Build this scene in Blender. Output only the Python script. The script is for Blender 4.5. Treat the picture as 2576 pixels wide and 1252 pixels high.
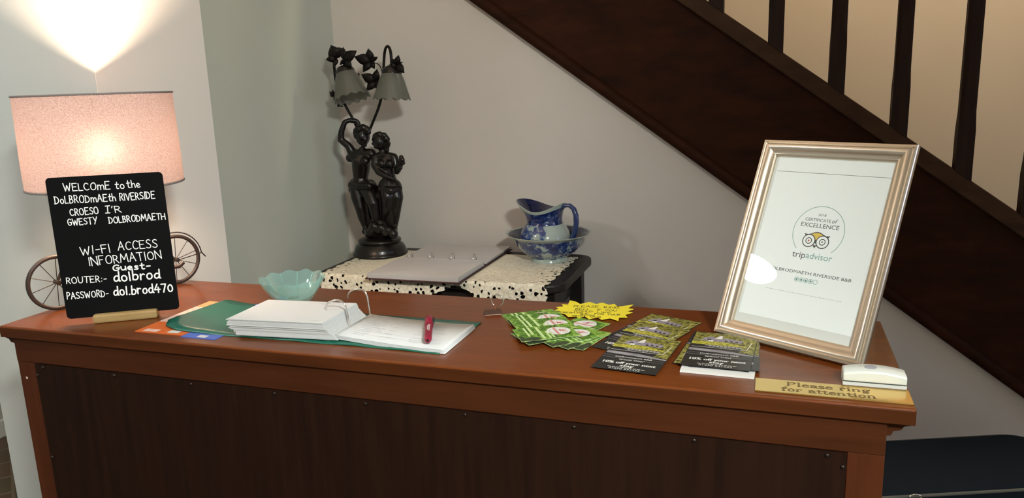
import bpy, bmesh, math, random
from mathutils import Vector, Matrix, noise as mnoise
R = math.radians
sc = bpy.context.scene
for o in list(bpy.data.objects):
    bpy.data.objects.remove(o)
COL = sc.collection
random.seed(7)

# ------------------------------------------------------------------ camera, world, exposure
EYE = 1.46                      # camera height above the floor
cam = bpy.data.cameras.new('camera'); cam_o = bpy.data.objects.new('camera', cam); COL.objects.link(cam_o)
rx, ux, fx = (Vector((.947002, .319442, -.033836)), Vector((-.035454, .208627, .977352)), Vector((-.319266, .924355, -.208896)))
cam_o.matrix_world = Matrix(((rx.x, ux.x, -fx.x, 0), (rx.y, ux.y, -fx.y, 0), (rx.z, ux.z, -fx.z, EYE), (0, 0, 0, 1)))
cam.sensor_width = 36; cam.lens = 1945.53 / 2576 * 36; cam.clip_start = .05
sc.camera = cam_o
w = bpy.data.worlds.new('world'); sc.world = w; w.use_nodes = True
w.node_tree.nodes['Background'].inputs[0].default_value = (.55, .62, .75, 1)
w.node_tree.nodes['Background'].inputs[1].default_value = .05
vs = sc.view_settings
vs.view_transform = 'Standard'; vs.look = 'None'; vs.exposure = 0.30; vs.gamma = 1; vs.use_curve_mapping = False
sc.cycles.sample_clamp_indirect = 4.0
P_LEFT, P_RIGHT, P_BULB, P_STAIR, P_WINDOW, P_FRONT = 85.0, 365.0, 1350.0, 66.0, 14.0, 4.0   # lamp strengths

DT = EYE - .445                 # counter top
TT = EYE - .605                 # hall table top

# ------------------------------------------------------------------ materials
MATS = {}
def nt(m):
    return m.node_tree.nodes, m.node_tree.links
def mat(name, col, rough=.5, metal=0, spec=.5, coat=0, bump=0, bscale=80, var=0, vscale=6, trans=0, emit=None, estr=0, stretch=(1, 1, 1), col2=None, ior=1.45):
    if name in MATS: return MATS[name]
    m = bpy.data.materials.new(name); m.use_nodes = True; N, L = nt(m); b = N['Principled BSDF']
    b.inputs['Roughness'].default_value = rough; b.inputs['Metallic'].default_value = metal
    b.inputs['Specular IOR Level'].default_value = spec; b.inputs['Coat Weight'].default_value = coat
    b.inputs['Transmission Weight'].default_value = trans; b.inputs['IOR'].default_value = ior
    b.inputs['Base Color'].default_value = (*col, 1)
    if emit: b.inputs['Emission Color'].default_value = (*emit, 1); b.inputs['Emission Strength'].default_value = estr
    if var or bump or col2:
        tc = N.new('ShaderNodeTexCoord'); mp = N.new('ShaderNodeMapping'); mp.inputs['Scale'].default_value = stretch
        L.new(tc.outputs['Object'], mp.inputs['Vector'])
    if var or col2:
        n = N.new('ShaderNodeTexNoise'); n.inputs['Scale'].default_value = vscale; n.inputs['Detail'].default_value = 6
        n.inputs['Roughness'].default_value = .6
        L.new(mp.outputs[0], n.inputs['Vector'])
        r = N.new('ShaderNodeValToRGB'); e = r.color_ramp.elements
        e[0].position = .3; e[1].position = .7
        c2 = col2 or tuple(min(1, c * (1 + var)) for c in col)
        c1 = col if col2 else tuple(c * (1 - var) for c in col)
        e[0].color = (*c1, 1); e[1].color = (*c2, 1)
        L.new(n.outputs[0], r.inputs[0]); L.new(r.outputs[0], b.inputs['Base Color'])
    if bump:
        n2 = N.new('ShaderNodeTexNoise'); n2.inputs['Scale'].default_value = bscale; n2.inputs['Detail'].default_value = 4
        L.new(mp.outputs[0], n2.inputs['Vector'])
        bp = N.new('ShaderNodeBump'); bp.inputs['Strength'].default_value = bump; bp.inputs['Distance'].default_value = .004
        L.new(n2.outputs[0], bp.inputs['Height']); L.new(bp.outputs[0], b.inputs['Normal'])
    MATS[name] = m
    return m
def wood(name, c1, c2, stretch, rough=.35, coat=.3, vscale=5, bump=.08):
    return mat(name, c1, rough=rough, coat=coat, spec=.35 if coat else .08, col2=c2, vscale=vscale, stretch=stretch, bump=bump, bscale=30)

PAINT = mat('wall_paint', (.50, .52, .495), rough=.75, spec=.25, bump=.05, bscale=160)
PAINT_G = mat('wall_paint_sage', (.48, .50, .43), rough=.75, spec=.25, bump=.05, bscale=160)
PAINT_B = mat('wall_paint_back', (.60, .55, .50), rough=.8, spec=.2, bump=.05, bscale=140)
PAINT_Y = mat('stairwell_paint', (.66, .575, .455), rough=.8, spec=.2, bump=.05, bscale=140)
CEIL = mat('ceiling_paint', (.75, .74, .70), rough=.9)
WHITE_GLOSS = mat('white_gloss', (.75, .77, .74), rough=.35)
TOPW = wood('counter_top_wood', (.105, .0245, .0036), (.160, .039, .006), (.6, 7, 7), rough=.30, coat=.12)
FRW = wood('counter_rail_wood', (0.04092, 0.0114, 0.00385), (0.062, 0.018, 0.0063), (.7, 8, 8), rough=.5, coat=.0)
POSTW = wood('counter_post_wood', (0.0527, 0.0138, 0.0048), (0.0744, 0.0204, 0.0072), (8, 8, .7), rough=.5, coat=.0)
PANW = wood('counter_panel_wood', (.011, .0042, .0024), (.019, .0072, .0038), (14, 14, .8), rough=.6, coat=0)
NAIL = mat('dark_nail', (.035, .025, .02), rough=.35, metal=.8)
STRW = wood('stair_wood', (.0150, .0050, .0022), (.036, .0105, .0038), (1.5, 6, 4), rough=.6, coat=.0)
CAPW = wood('stair_cap_wood', (0.03375, 0.0165, 0.009), (0.06, 0.03, 0.01575), (2, 8, 6), rough=.6, coat=.0)
BALW = wood('baluster_wood', (0.015, 0.00825, 0.006), (0.03, 0.01575, 0.0105), (8, 8, 1), rough=.5, coat=.0)
TABW = wood('dark_table_wood', (0.009, 0.007, 0.006), (0.0175, 0.0135, 0.011), (1, 6, 6), rough=.45, coat=.1)
BRONZE = mat('bronze_resin', (0.005625, 0.00375, 0.003), rough=.3, spec=.45, coat=.12, var=.5, vscale=30)
BRONZE_L = mat('bronze_leaf', (.007, .005, .004), rough=.55, spec=.25, var=.3, vscale=40)
CHROME = mat('chrome_wire', (.78, .76, .72), rough=.15, metal=1)
STEEL_D = mat('dark_steel', (.10, .06, .045), rough=.35, metal=.7)
PAPER = mat('white_paper', (.62, .635, .64), rough=.8, spec=.2)
PAPER_W = mat('cream_paper', (.55, .52, .505), rough=.85, spec=.2)
INK = mat('grey_ink', (.30, .31, .32), rough=.8)
INK_D = mat('dark_ink', (.06, .065, .065), rough=.7)
GREENB = mat('green_plastic_cover', (.010, .105, .070), rough=.30, spec=.5, bump=.06, bscale=220)
BLACKB = mat('chalkboard_black', (.0035, .0035, .004), rough=.65, spec=.12)
CHALK = mat('chalk_writing', (.92, .93, .92), rough=.9)
BLOCKW = wood('pale_wood', (0.336, 0.216, 0.08), (0.416, 0.288, 0.128), (2, 10, 10), rough=.5, coat=.1)
GOLD = mat('champagne_frame', (.68, .58, .46), rough=.26, metal=.9)
CERT = mat('certificate_paper', (.86, .92, .91), rough=.7, spec=.2)
MOUNT = mat('certificate_margin', (.70, .73, .70), rough=.8, spec=.2)
TEAL = mat('print_teal', (.20, .40, .36), rough=.7)
TEAL_D = mat('print_teal_dark', (.12, .27, .26), rough=.7)
OWLY = mat('print_yellow', (.72, .52, .10), rough=.7)
OWLR = mat('print_red', (.50, .10, .10), rough=.7)
BRASS = mat('polished_brass', (.72, .50, .16), rough=.16, metal=.95)
BRASS_INK = mat('engraved_brown', (.14, .085, .02), rough=.5)
PLASTIC = mat('white_plastic', (0.6864, 0.711, 0.6696), rough=.35)
GREYP = mat('grey_button', (.36, .37, .42), rough=.4)
DARKGAP = mat('dark_gap', (.03, .05, .05), rough=.7)
YELLOW = mat('fluorescent_card', (0.765, 0.648, 0.0315), rough=.8)
PENINK = mat('black_marker', (.02, .02, .015), rough=.8)
PENR = mat('maroon_plastic', (.25, .008, .035), rough=.3)
PEND = mat('black_plastic', (.012, .01, .012), rough=.35)
NAVY = mat('navy_fabric', (0.0096, 0.0136, 0.0192), rough=.95, spec=.1, bump=.2, bscale=500)
PIPE = mat('grey_piping', (.10, .10, .085), rough=.8)
ORANGE = mat('orange_print', (.62, .13, .025), rough=.5)
PINKP = mat('pale_pink_print', (.70, .48, .42), rough=.5, var=.25, vscale=60)
BLUEP = mat('blue_print', (.055, .13, .50), rough=.5)
PALEP = mat('pale_print', (.60, .62, .60), rough=.6)
CARDK = mat('charcoal_card', (.022, .022, .022), rough=.35, spec=.4)
ROAD = mat('grey_road_print', (.26, .25, .27), rough=.45, var=.5, vscale=90, stretch=(.3, 2, 1))
SOFTBLK = mat('stem_metal', (.10, .075, .06), rough=.4, metal=.6)
TYRE = mat('dark_brown_metal', (.045, .03, .025), rough=.45, metal=.3)

def print_mat(name, stops, scale, distort=0, detail=8):
    m = bpy.data.materials.new(name); m.use_nodes = True; N, L = nt(m); b = N['Principled BSDF']
    b.inputs['Roughness'].default_value = .42
    tc = N.new('ShaderNodeTexCoord'); n = N.new('ShaderNodeTexNoise'); n.inputs['Scale'].default_value = scale
    n.inputs['Detail'].default_value = detail; n.inputs['Distortion'].default_value = distort; n.inputs['Roughness'].default_value = .65
    r = N.new('ShaderNodeValToRGB'); e = r.color_ramp.elements
    while len(e) < len(stops): e.new(.5)
    for k, (p, c) in enumerate(stops): e[k].position = p; e[k].color = (*c, 1)
    L.new(tc.outputs['Object'], n.inputs['Vector']); L.new(n.outputs[0], r.inputs[0]); L.new(r.outputs[0], b.inputs['Base Color'])
    return m
TREES = print_mat('olive_trees_print', [(.34, (.012, .013, .006)), (.45, (.10, .10, .02)), (.55, (.28, .26, .055)), (.68, (.50, .45, .13))], 150, .6)
GRASSP = print_mat('yellow_grass_print', [(.35, (.10, .09, .012)), (.5, (.42, .40, .05)), (.65, (.60, .55, .12))], 210)
HOUSEP = print_mat('grey_house_print', [(.4, (.19, .17, .21)), (.6, (.34, .31, .37))], 200)
LEAFP = print_mat('green_leaf_print', [(.33, (.008, .03, .008)), (.44, (.045, .13, .012)), (.53, (.15, .32, .03)), (.64, (.36, .50, .10)), (.75, (.50, .60, .18))], 48, 1.6, 6)
WHITEP = mat('white_print', (0.704, 0.704, 0.6776), rough=.5)
LIMEP = mat('pale_green_print', (.50, .66, .30), rough=.5)
REDP = mat('red_print', (.55, .06, .05), rough=.5)
GABLE = mat('white_gable_print', (.72, .70, .70), rough=.5)

def front_fresnel(N, L, ior):     # reflection on the outer skin only
    f = N.new('ShaderNodeFresnel'); f.inputs['IOR'].default_value = ior
    g = N.new('ShaderNodeNewGeometry'); i = N.new('ShaderNodeMath'); i.operation = 'SUBTRACT'; i.inputs[0].default_value = 1
    L.new(g.outputs['Backfacing'], i.inputs[1]); k = N.new('ShaderNodeMath'); k.operation = 'MULTIPLY'
    L.new(f.outputs[0], k.inputs[0]); L.new(i.outputs[0], k.inputs[1]); return k
def glass_mat():
    m = bpy.data.materials.new('clear_glass'); m.use_nodes = True; N, L = nt(m)
    N.remove(N['Principled BSDF'])
    t = N.new('ShaderNodeBsdfTransparent'); g = N.new('ShaderNodeBsdfGlossy'); g.inputs['Roughness'].default_value = .01
    f = front_fresnel(N, L, 1.5); x = N.new('ShaderNodeMixShader')
    L.new(f.outputs[0], x.inputs[0]); L.new(t.outputs[0], x.inputs[1]); L.new(g.outputs[0], x.inputs[2])
    L.new(x.outputs[0], N['Material Output'].inputs[0]); return m
GLASS = glass_mat()
def shell_glass(name, col, frost=0.0, diffuse=None, rough=.02, ior=1.45, dmix=.4):
    # thin coloured glass: fresnel reflection over a mix of clear tint and milky body
    m = bpy.data.materials.new(name); m.use_nodes = True; N, L = nt(m); N.remove(N['Principled BSDF'])
    t = N.new('ShaderNodeBsdfTransparent'); t.inputs[0].default_value = (*col, 1)
    d = N.new('ShaderNodeBsdfDiffuse'); d.inputs[0].default_value = (*(diffuse or col), 1)
    tl = N.new('ShaderNodeBsdfTranslucent'); tl.inputs[0].default_value = (*(diffuse or col), 1)
    dm = N.new('ShaderNodeMixShader'); dm.inputs[0].default_value = .5
    L.new(d.outputs[0], dm.inputs[1]); L.new(tl.outputs[0], dm.inputs[2])
    a = N.new('ShaderNodeMixShader'); a.inputs[0].default_value = dmix
    L.new(t.outputs[0], a.inputs[1]); L.new(dm.outputs[0], a.inputs[2])
    g = N.new('ShaderNodeBsdfGlossy'); g.inputs['Roughness'].default_value = rough
    f = front_fresnel(N, L, ior); x = N.new('ShaderNodeMixShader')
    L.new(f.outputs[0], x.inputs[0]); L.new(a.outputs[0], x.inputs[1]); L.new(g.outputs[0], x.inputs[2])
    L.new(x.outputs[0], N['Material Output'].inputs[0]); return m
AQUA = shell_glass('aqua_glass', (.90, .985, .98), diffuse=(.46, .76, .75), dmix=.24)
FROST = shell_glass('frosted_glass', (.8, .8, .76), diffuse=(.25, .25, .215), dmix=.70, rough=.35)

def shade_mat():
    m = bpy.data.materials.new('shade_fabric'); m.use_nodes = True; N, L = nt(m); N.remove(N['Principled BSDF'])
    tc = N.new('ShaderNodeTexCoord'); mp = N.new('ShaderNodeMapping'); mp.inputs['Scale'].default_value = (1, 1, 1.6)
    n = N.new('ShaderNodeTexNoise'); n.inputs['Scale'].default_value = 400; n.inputs['Detail'].default_value = 3
    L.new(tc.outputs['Object'], mp.inputs[0]); L.new(mp.outputs[0], n.inputs['Vector'])
    r = N.new('ShaderNodeValToRGB'); e = r.color_ramp.elements
    e[0].position = .33; e[0].color = (.42, .265, .235, 1); e[1].position = .64; e[1].color = (.62, .445, .40, 1)
    L.new(n.outputs[0], r.inputs[0])
    d = N.new('ShaderNodeBsdfDiffuse'); t = N.new('ShaderNodeBsdfTranslucent'); x = N.new('ShaderNodeMixShader'); x.inputs[0].default_value = .015
    L.new(r.outputs[0], d.inputs[0]); L.new(r.outputs[0], t.inputs[0]); L.new(d.outputs[0], x.inputs[1]); L.new(t.outputs[0], x.inputs[2])
    q = N.new('ShaderNodeBsdfRefraction'); q.inputs['IOR'].default_value = 1.3; q.inputs['Roughness'].default_value = 1.0; L.new(r.outputs[0], q.inputs[0])
    y = N.new('ShaderNodeMixShader'); y.inputs[0].default_value = .0022; L.new(x.outputs[0], y.inputs[1]); L.new(q.outputs[0], y.inputs[2])
    L.new(y.outputs[0], N['Material Output'].inputs[0]); return m
SHADE = shade_mat()
SHADE_RIM = mat('shade_rim', (.22, .19, .18), rough=.6)

def lace_mat():
    m = bpy.data.materials.new('crochet_lace'); m.use_nodes = True; N, L = nt(m); b = N['Principled BSDF']
    b.inputs['Roughness'].default_value = .9
    tc = N.new('ShaderNodeTexCoord')
    ns = N.new('ShaderNodeTexNoise'); ns.inputs['Scale'].default_value = 40
    mx = N.new('ShaderNodeMix'); mx.data_type = 'VECTOR'; mx.inputs[0].default_value = .018
    L.new(tc.outputs['UV'], ns.inputs['Vector']); L.new(tc.outputs['UV'], mx.inputs[4]); L.new(ns.outputs['Color'], mx.inputs[5])
    v = N.new('ShaderNodeTexVoronoi'); v.inputs['Scale'].default_value = 58; v.inputs['Randomness'].default_value = 1; L.new(mx.outputs[1], v.inputs['Vector'])
    eu = N.new('ShaderNodeUVMap'); eu.uv_map = 'edge'; sp = N.new('ShaderNodeSeparateXYZ'); L.new(eu.outputs[0], sp.inputs[0])
    big = N.new('ShaderNodeMapRange'); big.inputs[1].default_value = .17; big.inputs[2].default_value = .03
    big.inputs[3].default_value = .02; big.inputs[4].default_value = .39
    L.new(sp.outputs[0], big.inputs[0])
    lt = N.new('ShaderNodeMath'); lt.operation = 'LESS_THAN'; L.new(v.outputs['Distance'], lt.inputs[0]); L.new(big.outputs[0], lt.inputs[1])
    v2 = N.new('ShaderNodeTexVoronoi'); v2.inputs['Scale'].default_value = 95; L.new(mx.outputs[1], v2.inputs['Vector'])
    r = N.new('ShaderNodeValToRGB'); e = r.color_ramp.elements
    e[0].color = (.86, .80, .66, 1); e[1].color = (.70, .63, .48, 1); e[0].position = .15; e[1].position = .75
    L.new(v2.outputs['Distance'], r.inputs[0]); L.new(r.outputs[0], b.inputs['Base Color'])
    bp = N.new('ShaderNodeBump'); bp.inputs['Strength'].default_value = .6; bp.inputs['Distance'].default_value = .003; bp.invert = True
    L.new(v2.outputs['Distance'], bp.inputs['Height']); L.new(bp.outputs[0], b.inputs['Normal'])
    t = N.new('ShaderNodeBsdfTransparent'); x = N.new('ShaderNodeMixShader')
    L.new(lt.outputs[0], x.inputs[0]); L.new(b.outputs[0], x.inputs[1]); L.new(t.outputs[0], x.inputs[2])
    L.new(x.outputs[0], N['Material Output'].inputs[0]); return m
LACE = lace_mat()

def china(name, thr=.5, scale=26, blank=False):
    m = bpy.data.materials.new(name); m.use_nodes = True; N, L = nt(m); b = N['Principled BSDF']
    b.inputs['Roughness'].default_value = .12; b.inputs['Coat Weight'].default_value = .4
    tc = N.new('ShaderNodeTexCoord'); mp = N.new('ShaderNodeMapping'); mp.inputs['Scale'].default_value = (1, 1, .8)
    L.new(tc.outputs['Object'], mp.inputs[0])
    n = N.new('ShaderNodeTexNoise'); n.inputs['Scale'].default_value = scale; n.inputs['Detail'].default_value = 9; n.inputs['Roughness'].default_value = .72
    L.new(mp.outputs[0], n.inputs['Vector'])
    src = n.outputs[0]
    if blank:                      # one side of the jug is left undecorated
        sp = N.new('ShaderNodeSeparateXYZ'); L.new(tc.outputs['Object'], sp.inputs[0])
        mr = N.new('ShaderNodeMapRange'); mr.inputs[1].default_value = .025; mr.inputs[2].default_value = .06; mr.inputs[3].default_value = 0; mr.inputs[4].default_value = .32
        L.new(sp.outputs[0], mr.inputs[0]); ad = N.new('ShaderNodeMath'); L.new(n.outputs[0], ad.inputs[0]); L.new(mr.outputs[0], ad.inputs[1]); src = ad.outputs[0]
    r = N.new('ShaderNodeValToRGB'); e = r.color_ramp.elements
    e[0].position = thr - .13; e[0].color = (.008, .014, .075, 1); e[1].position = thr; e[1].color = (.03, .06, .20, 1)
    k = e.new(thr + .02); k.color = (.29, .36, .33, 1); k = e.new(thr + .12); k.color = (.37, .43, .39, 1)
    L.new(src, r.inputs[0]); L.new(r.outputs[0], b.inputs['Base Color']); return m
CHINA_B = china('blue_transfer_bowl', .515, 30)
CHINA_J = china('blue_transfer_jug', .545, 22, True)
CHINA_C = china('blue_transfer_collar', .60, 60)
CHINA_W = mat('pale_china_glaze', (0.345, 0.4032, 0.35), rough=.12, coat=.4)
CHINA_D = mat('navy_glaze', (.010, .014, .05), rough=.15, coat=.4, var=.6, vscale=50)
CHINA_H = mat('blue_glaze', (.025, .045, .13), rough=.15, coat=.4)

def floor_mat():
    m = bpy.data.materials.new('floor_tiles'); m.use_nodes = True; N, L = nt(m); b = N['Principled BSDF']; b.inputs['Roughness'].default_value = .45
    tc = N.new('ShaderNodeTexCoord'); mp = N.new('ShaderNodeMapping'); mp.inputs['Rotation'].default_value = (0, 0, R(38))
    br = N.new('ShaderNodeTexBrick'); br.inputs['Scale'].default_value = 3.3; br.inputs['Mortar Size'].default_value = .02
    br.inputs['Color1'].default_value = (.105, .055, .028, 1); br.inputs['Color2'].default_value = (.085, .058, .025, 1); br.inputs['Mortar'].default_value = (.16, .12, .075, 1)
    L.new(tc.outputs['Object'], mp.inputs[0]); L.new(mp.outputs[0], br.inputs['Vector']); L.new(br.outputs[0], b.inputs['Base Color']); return m
FLOOR = floor_mat()

# ------------------------------------------------------------------ mesh building
class Fr:                       # a local frame: p(u, v, w)
    def __init__(s, o, e, u):
        s.o = Vector(o); s.e = Vector(e).normalized(); s.u = Vector(u).normalized(); s.n = s.e.cross(s.u)
    def __call__(s, u, v, w=0): return s.o + s.e * u + s.u * v + s.n * w
WORLD = Fr((0, 0, 0), (1, 0, 0), (0, 1, 0))
def flat(x, y, z, ang=0): return Fr((x, y, z), (math.cos(ang), math.sin(ang), 0), (-math.sin(ang), math.cos(ang), 0))

class MB:
    def __init__(s): s.v = []; s.f = []; s.m = []; s.uv = None
    def add(s, vs, fs, m=0):
        k = len(s.v); s.v += [tuple(v) for v in vs]
        for f in fs: s.f.append([i + k for i in f]); s.m.append(m)
        return s
    def box(s, x0, y0, z0, x1, y1, z1, F=WORLD, m=0):
        vs = [F(x, y, z) for z in (z0, z1) for x, y in ((x0, y0), (x1, y0), (x1, y1), (x0, y1))]
        return s.add(vs, [(3, 2, 1, 0), (4, 5, 6, 7), (0, 1, 5, 4), (1, 2, 6, 5), (2, 3, 7, 6), (3, 0, 4, 7)], m)
    def prism(s, poly, w0, w1, F=WORLD, m=0):
        n = len(poly); vs = [F(u, v, w0) for u, v in poly] + [F(u, v, w1) for u, v in poly]
        fs = [tuple(range(n))[::-1], tuple(range(n, 2 * n))] + [(i, (i + 1) % n, n + (i + 1) % n, n + i) for i in range(n)]
        return s.add(vs, fs, m)
    def face(s, poly, w, F=WORLD, m=0):
        return s.add([F(u, v, w) for u, v in poly], [tuple(range(len(poly)))], m)
    def tube(s, pts, r, n=8, closed=False, m=0, flatz=None):
        pts = [Vector(p) for p in pts]; N = len(pts)
        rr = r if isinstance(r, (list, tuple)) else [r] * N
        vs = []; prev = None
        for i, p in enumerate(pts):
            a = pts[(i - 1) % N] if (closed or i > 0) else p
            b = pts[(i + 1) % N] if (closed or i < N - 1) else p
            t = (b - a); t = t.normalized() if t.length > 1e-9 else Vector((0, 0, 1))
            if prev is None:
                x = t.orthogonal().normalized()
            else:
                x = prev - t * prev.dot(t); x = x.normalized() if x.length > 1e-6 else t.orthogonal().normalized()
            prev = x; y = t.cross(x)
            for k in range(n):
                a2 = 2 * math.pi * k / n; vs.append(p + (x * math.cos(a2) + y * math.sin(a2)) * rr[i])
        fs = []
        for i in range(N if closed else N - 1):
            j = (i + 1) % N
            for k in range(n): fs.append((i * n + k, i * n + (k + 1) % n, j * n + (k + 1) % n, j * n + k))
        if not closed: fs += [tuple(range(n))[::-1], tuple(range((N - 1) * n, N * n))]
        return s.add(vs, fs, m)
    def lathe(s, prof, c=(0, 0, 0), n=40, m=0, fn=None, F=None, capb=False, capt=False):
        # prof of (r, z); fn(theta, i, r, z) may return changed (r, z)
        vs = []; N = len(prof); c = Vector(c)
        for i, (r, z) in enumerate(prof):
            for k in range(n):
                th = 2 * math.pi * k / n; r2, z2 = fn(th, i, r, z) if fn else (r, z)
                p = (r2 * math.cos(th), r2 * math.sin(th), z2)
                vs.append(F(*p) if F else c + Vector(p))
        fs = [(i * n + k, i * n + (k + 1) % n, (i + 1) * n + (k + 1) % n, (i + 1) * n + k) for i in range(N - 1) for k in range(n)]
        if capb: fs.append(tuple(range(n))[::-1])
        if capt: fs.append(tuple(range((N - 1) * n, N * n)))
        return s.add(vs, fs, m)
    def grid(s, fn, nu, nv, m=0, uv=False):
        vs = []; uvs = []
        for j in range(nv + 1):
            for i in range(nu + 1):
                vs.append(fn(i / nu, j / nv)); uvs.append((i / nu, j / nv))
        fs = [(j * (nu + 1) + i, j * (nu + 1) + i + 1, (j + 1) * (nu + 1) + i + 1, (j + 1) * (nu + 1) + i) for j in range(nv) for i in range(nu)]
        return s.add(vs, fs, m)
    def sphere(s, c, r, n=12, sc=(1, 1, 1), m=0):
        prof = [(math.sin(math.pi * i / n) * r, -math.cos(math.pi * i / n) * r) for i in range(n + 1)]
        k = len(s.v); c = Vector(c)
        s.lathe(prof, (0, 0, 0), n * 2, m)
        for i in range(k, len(s.v)):
            v = s.v[i]; s.v[i] = (c.x + v[0] * sc[0], c.y + v[1] * sc[1], c.z + v[2] * sc[2])
        return s

def mesh_obj(name, mb, mats, smooth=None, bevel=0, segs=2, recalc=True):
    me = bpy.data.meshes.new(name); me.from_pydata([tuple(v) for v in mb.v], [], mb.f)
    mats = mats if isinstance(mats, (list, tuple)) else [mats]
    for m in mats: me.materials.append(m)
    for p, k in zip(me.polygons, mb.m): p.material_index = k
    bm = bmesh.new(); bm.from_mesh(me); bmesh.ops.remove_doubles(bm, verts=bm.verts, dist=1e-7) if recalc else None
    if recalc: bmesh.ops.recalc_face_normals(bm, faces=bm.faces)
    bm.to_mesh(me); bm.free()
    if smooth:
        for p in me.polygons: p.use_smooth = True
        me.set_sharp_from_angle(angle=R(smooth))
    o = bpy.data.objects.new(name, me); COL.objects.link(o)
    if bevel:
        b = o.modifiers.new('bevel', 'BEVEL'); b.width = bevel; b.segments = segs; b.limit_method = 'ANGLE'; b.angle_limit = R(40)
    return o
BASE = {}
def thing(name, label, cat, loc=(0, 0, 0), rotz=0, group=None):
    o = bpy.data.objects.new(name, None); COL.objects.link(o); o.empty_display_size = .05
    o.location = loc; o.rotation_euler = (0, 0, rotz); tag(o, label, cat, group)
    BASE[o.name] = Matrix.Translation(Vector(loc)) @ Matrix.Rotation(rotz, 4, 'Z')
    return o
def tag(o, label, cat, group=None):
    o['label'] = label; o['category'] = cat
    if group: o['group'] = group
    return o
def part(name, mb, mats, parent, label=None, local=False, **k):
    o = mb if isinstance(mb, bpy.types.Object) else mesh_obj(name, mb, mats, **k)
    o.parent = parent
    if not local and parent.name in BASE: o.matrix_parent_inverse = BASE[parent.name].inverted()
    if label: o['label'] = label
    return o
def struct(name, mb, mats, parent=None, **k):
    o = mesh_obj(name, mb, mats, **k)
    if parent: o.parent = parent
    else: o['kind'] = 'structure'
    return o
def kids(o): return [c for c in bpy.data.objects if c.parent == o]
def dup(root, loc, rotz, label, group=None):
    r = root.copy(); COL.objects.link(r); r.location = loc; r.rotation_euler = (0, 0, rotz); r['label'] = label
    if group: r['group'] = group
    for c in kids(root):
        d = c.copy(); COL.objects.link(d); d.parent = r
        for g in kids(c):
            h = g.copy(); COL.objects.link(h); h.parent = d
    return r

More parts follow.
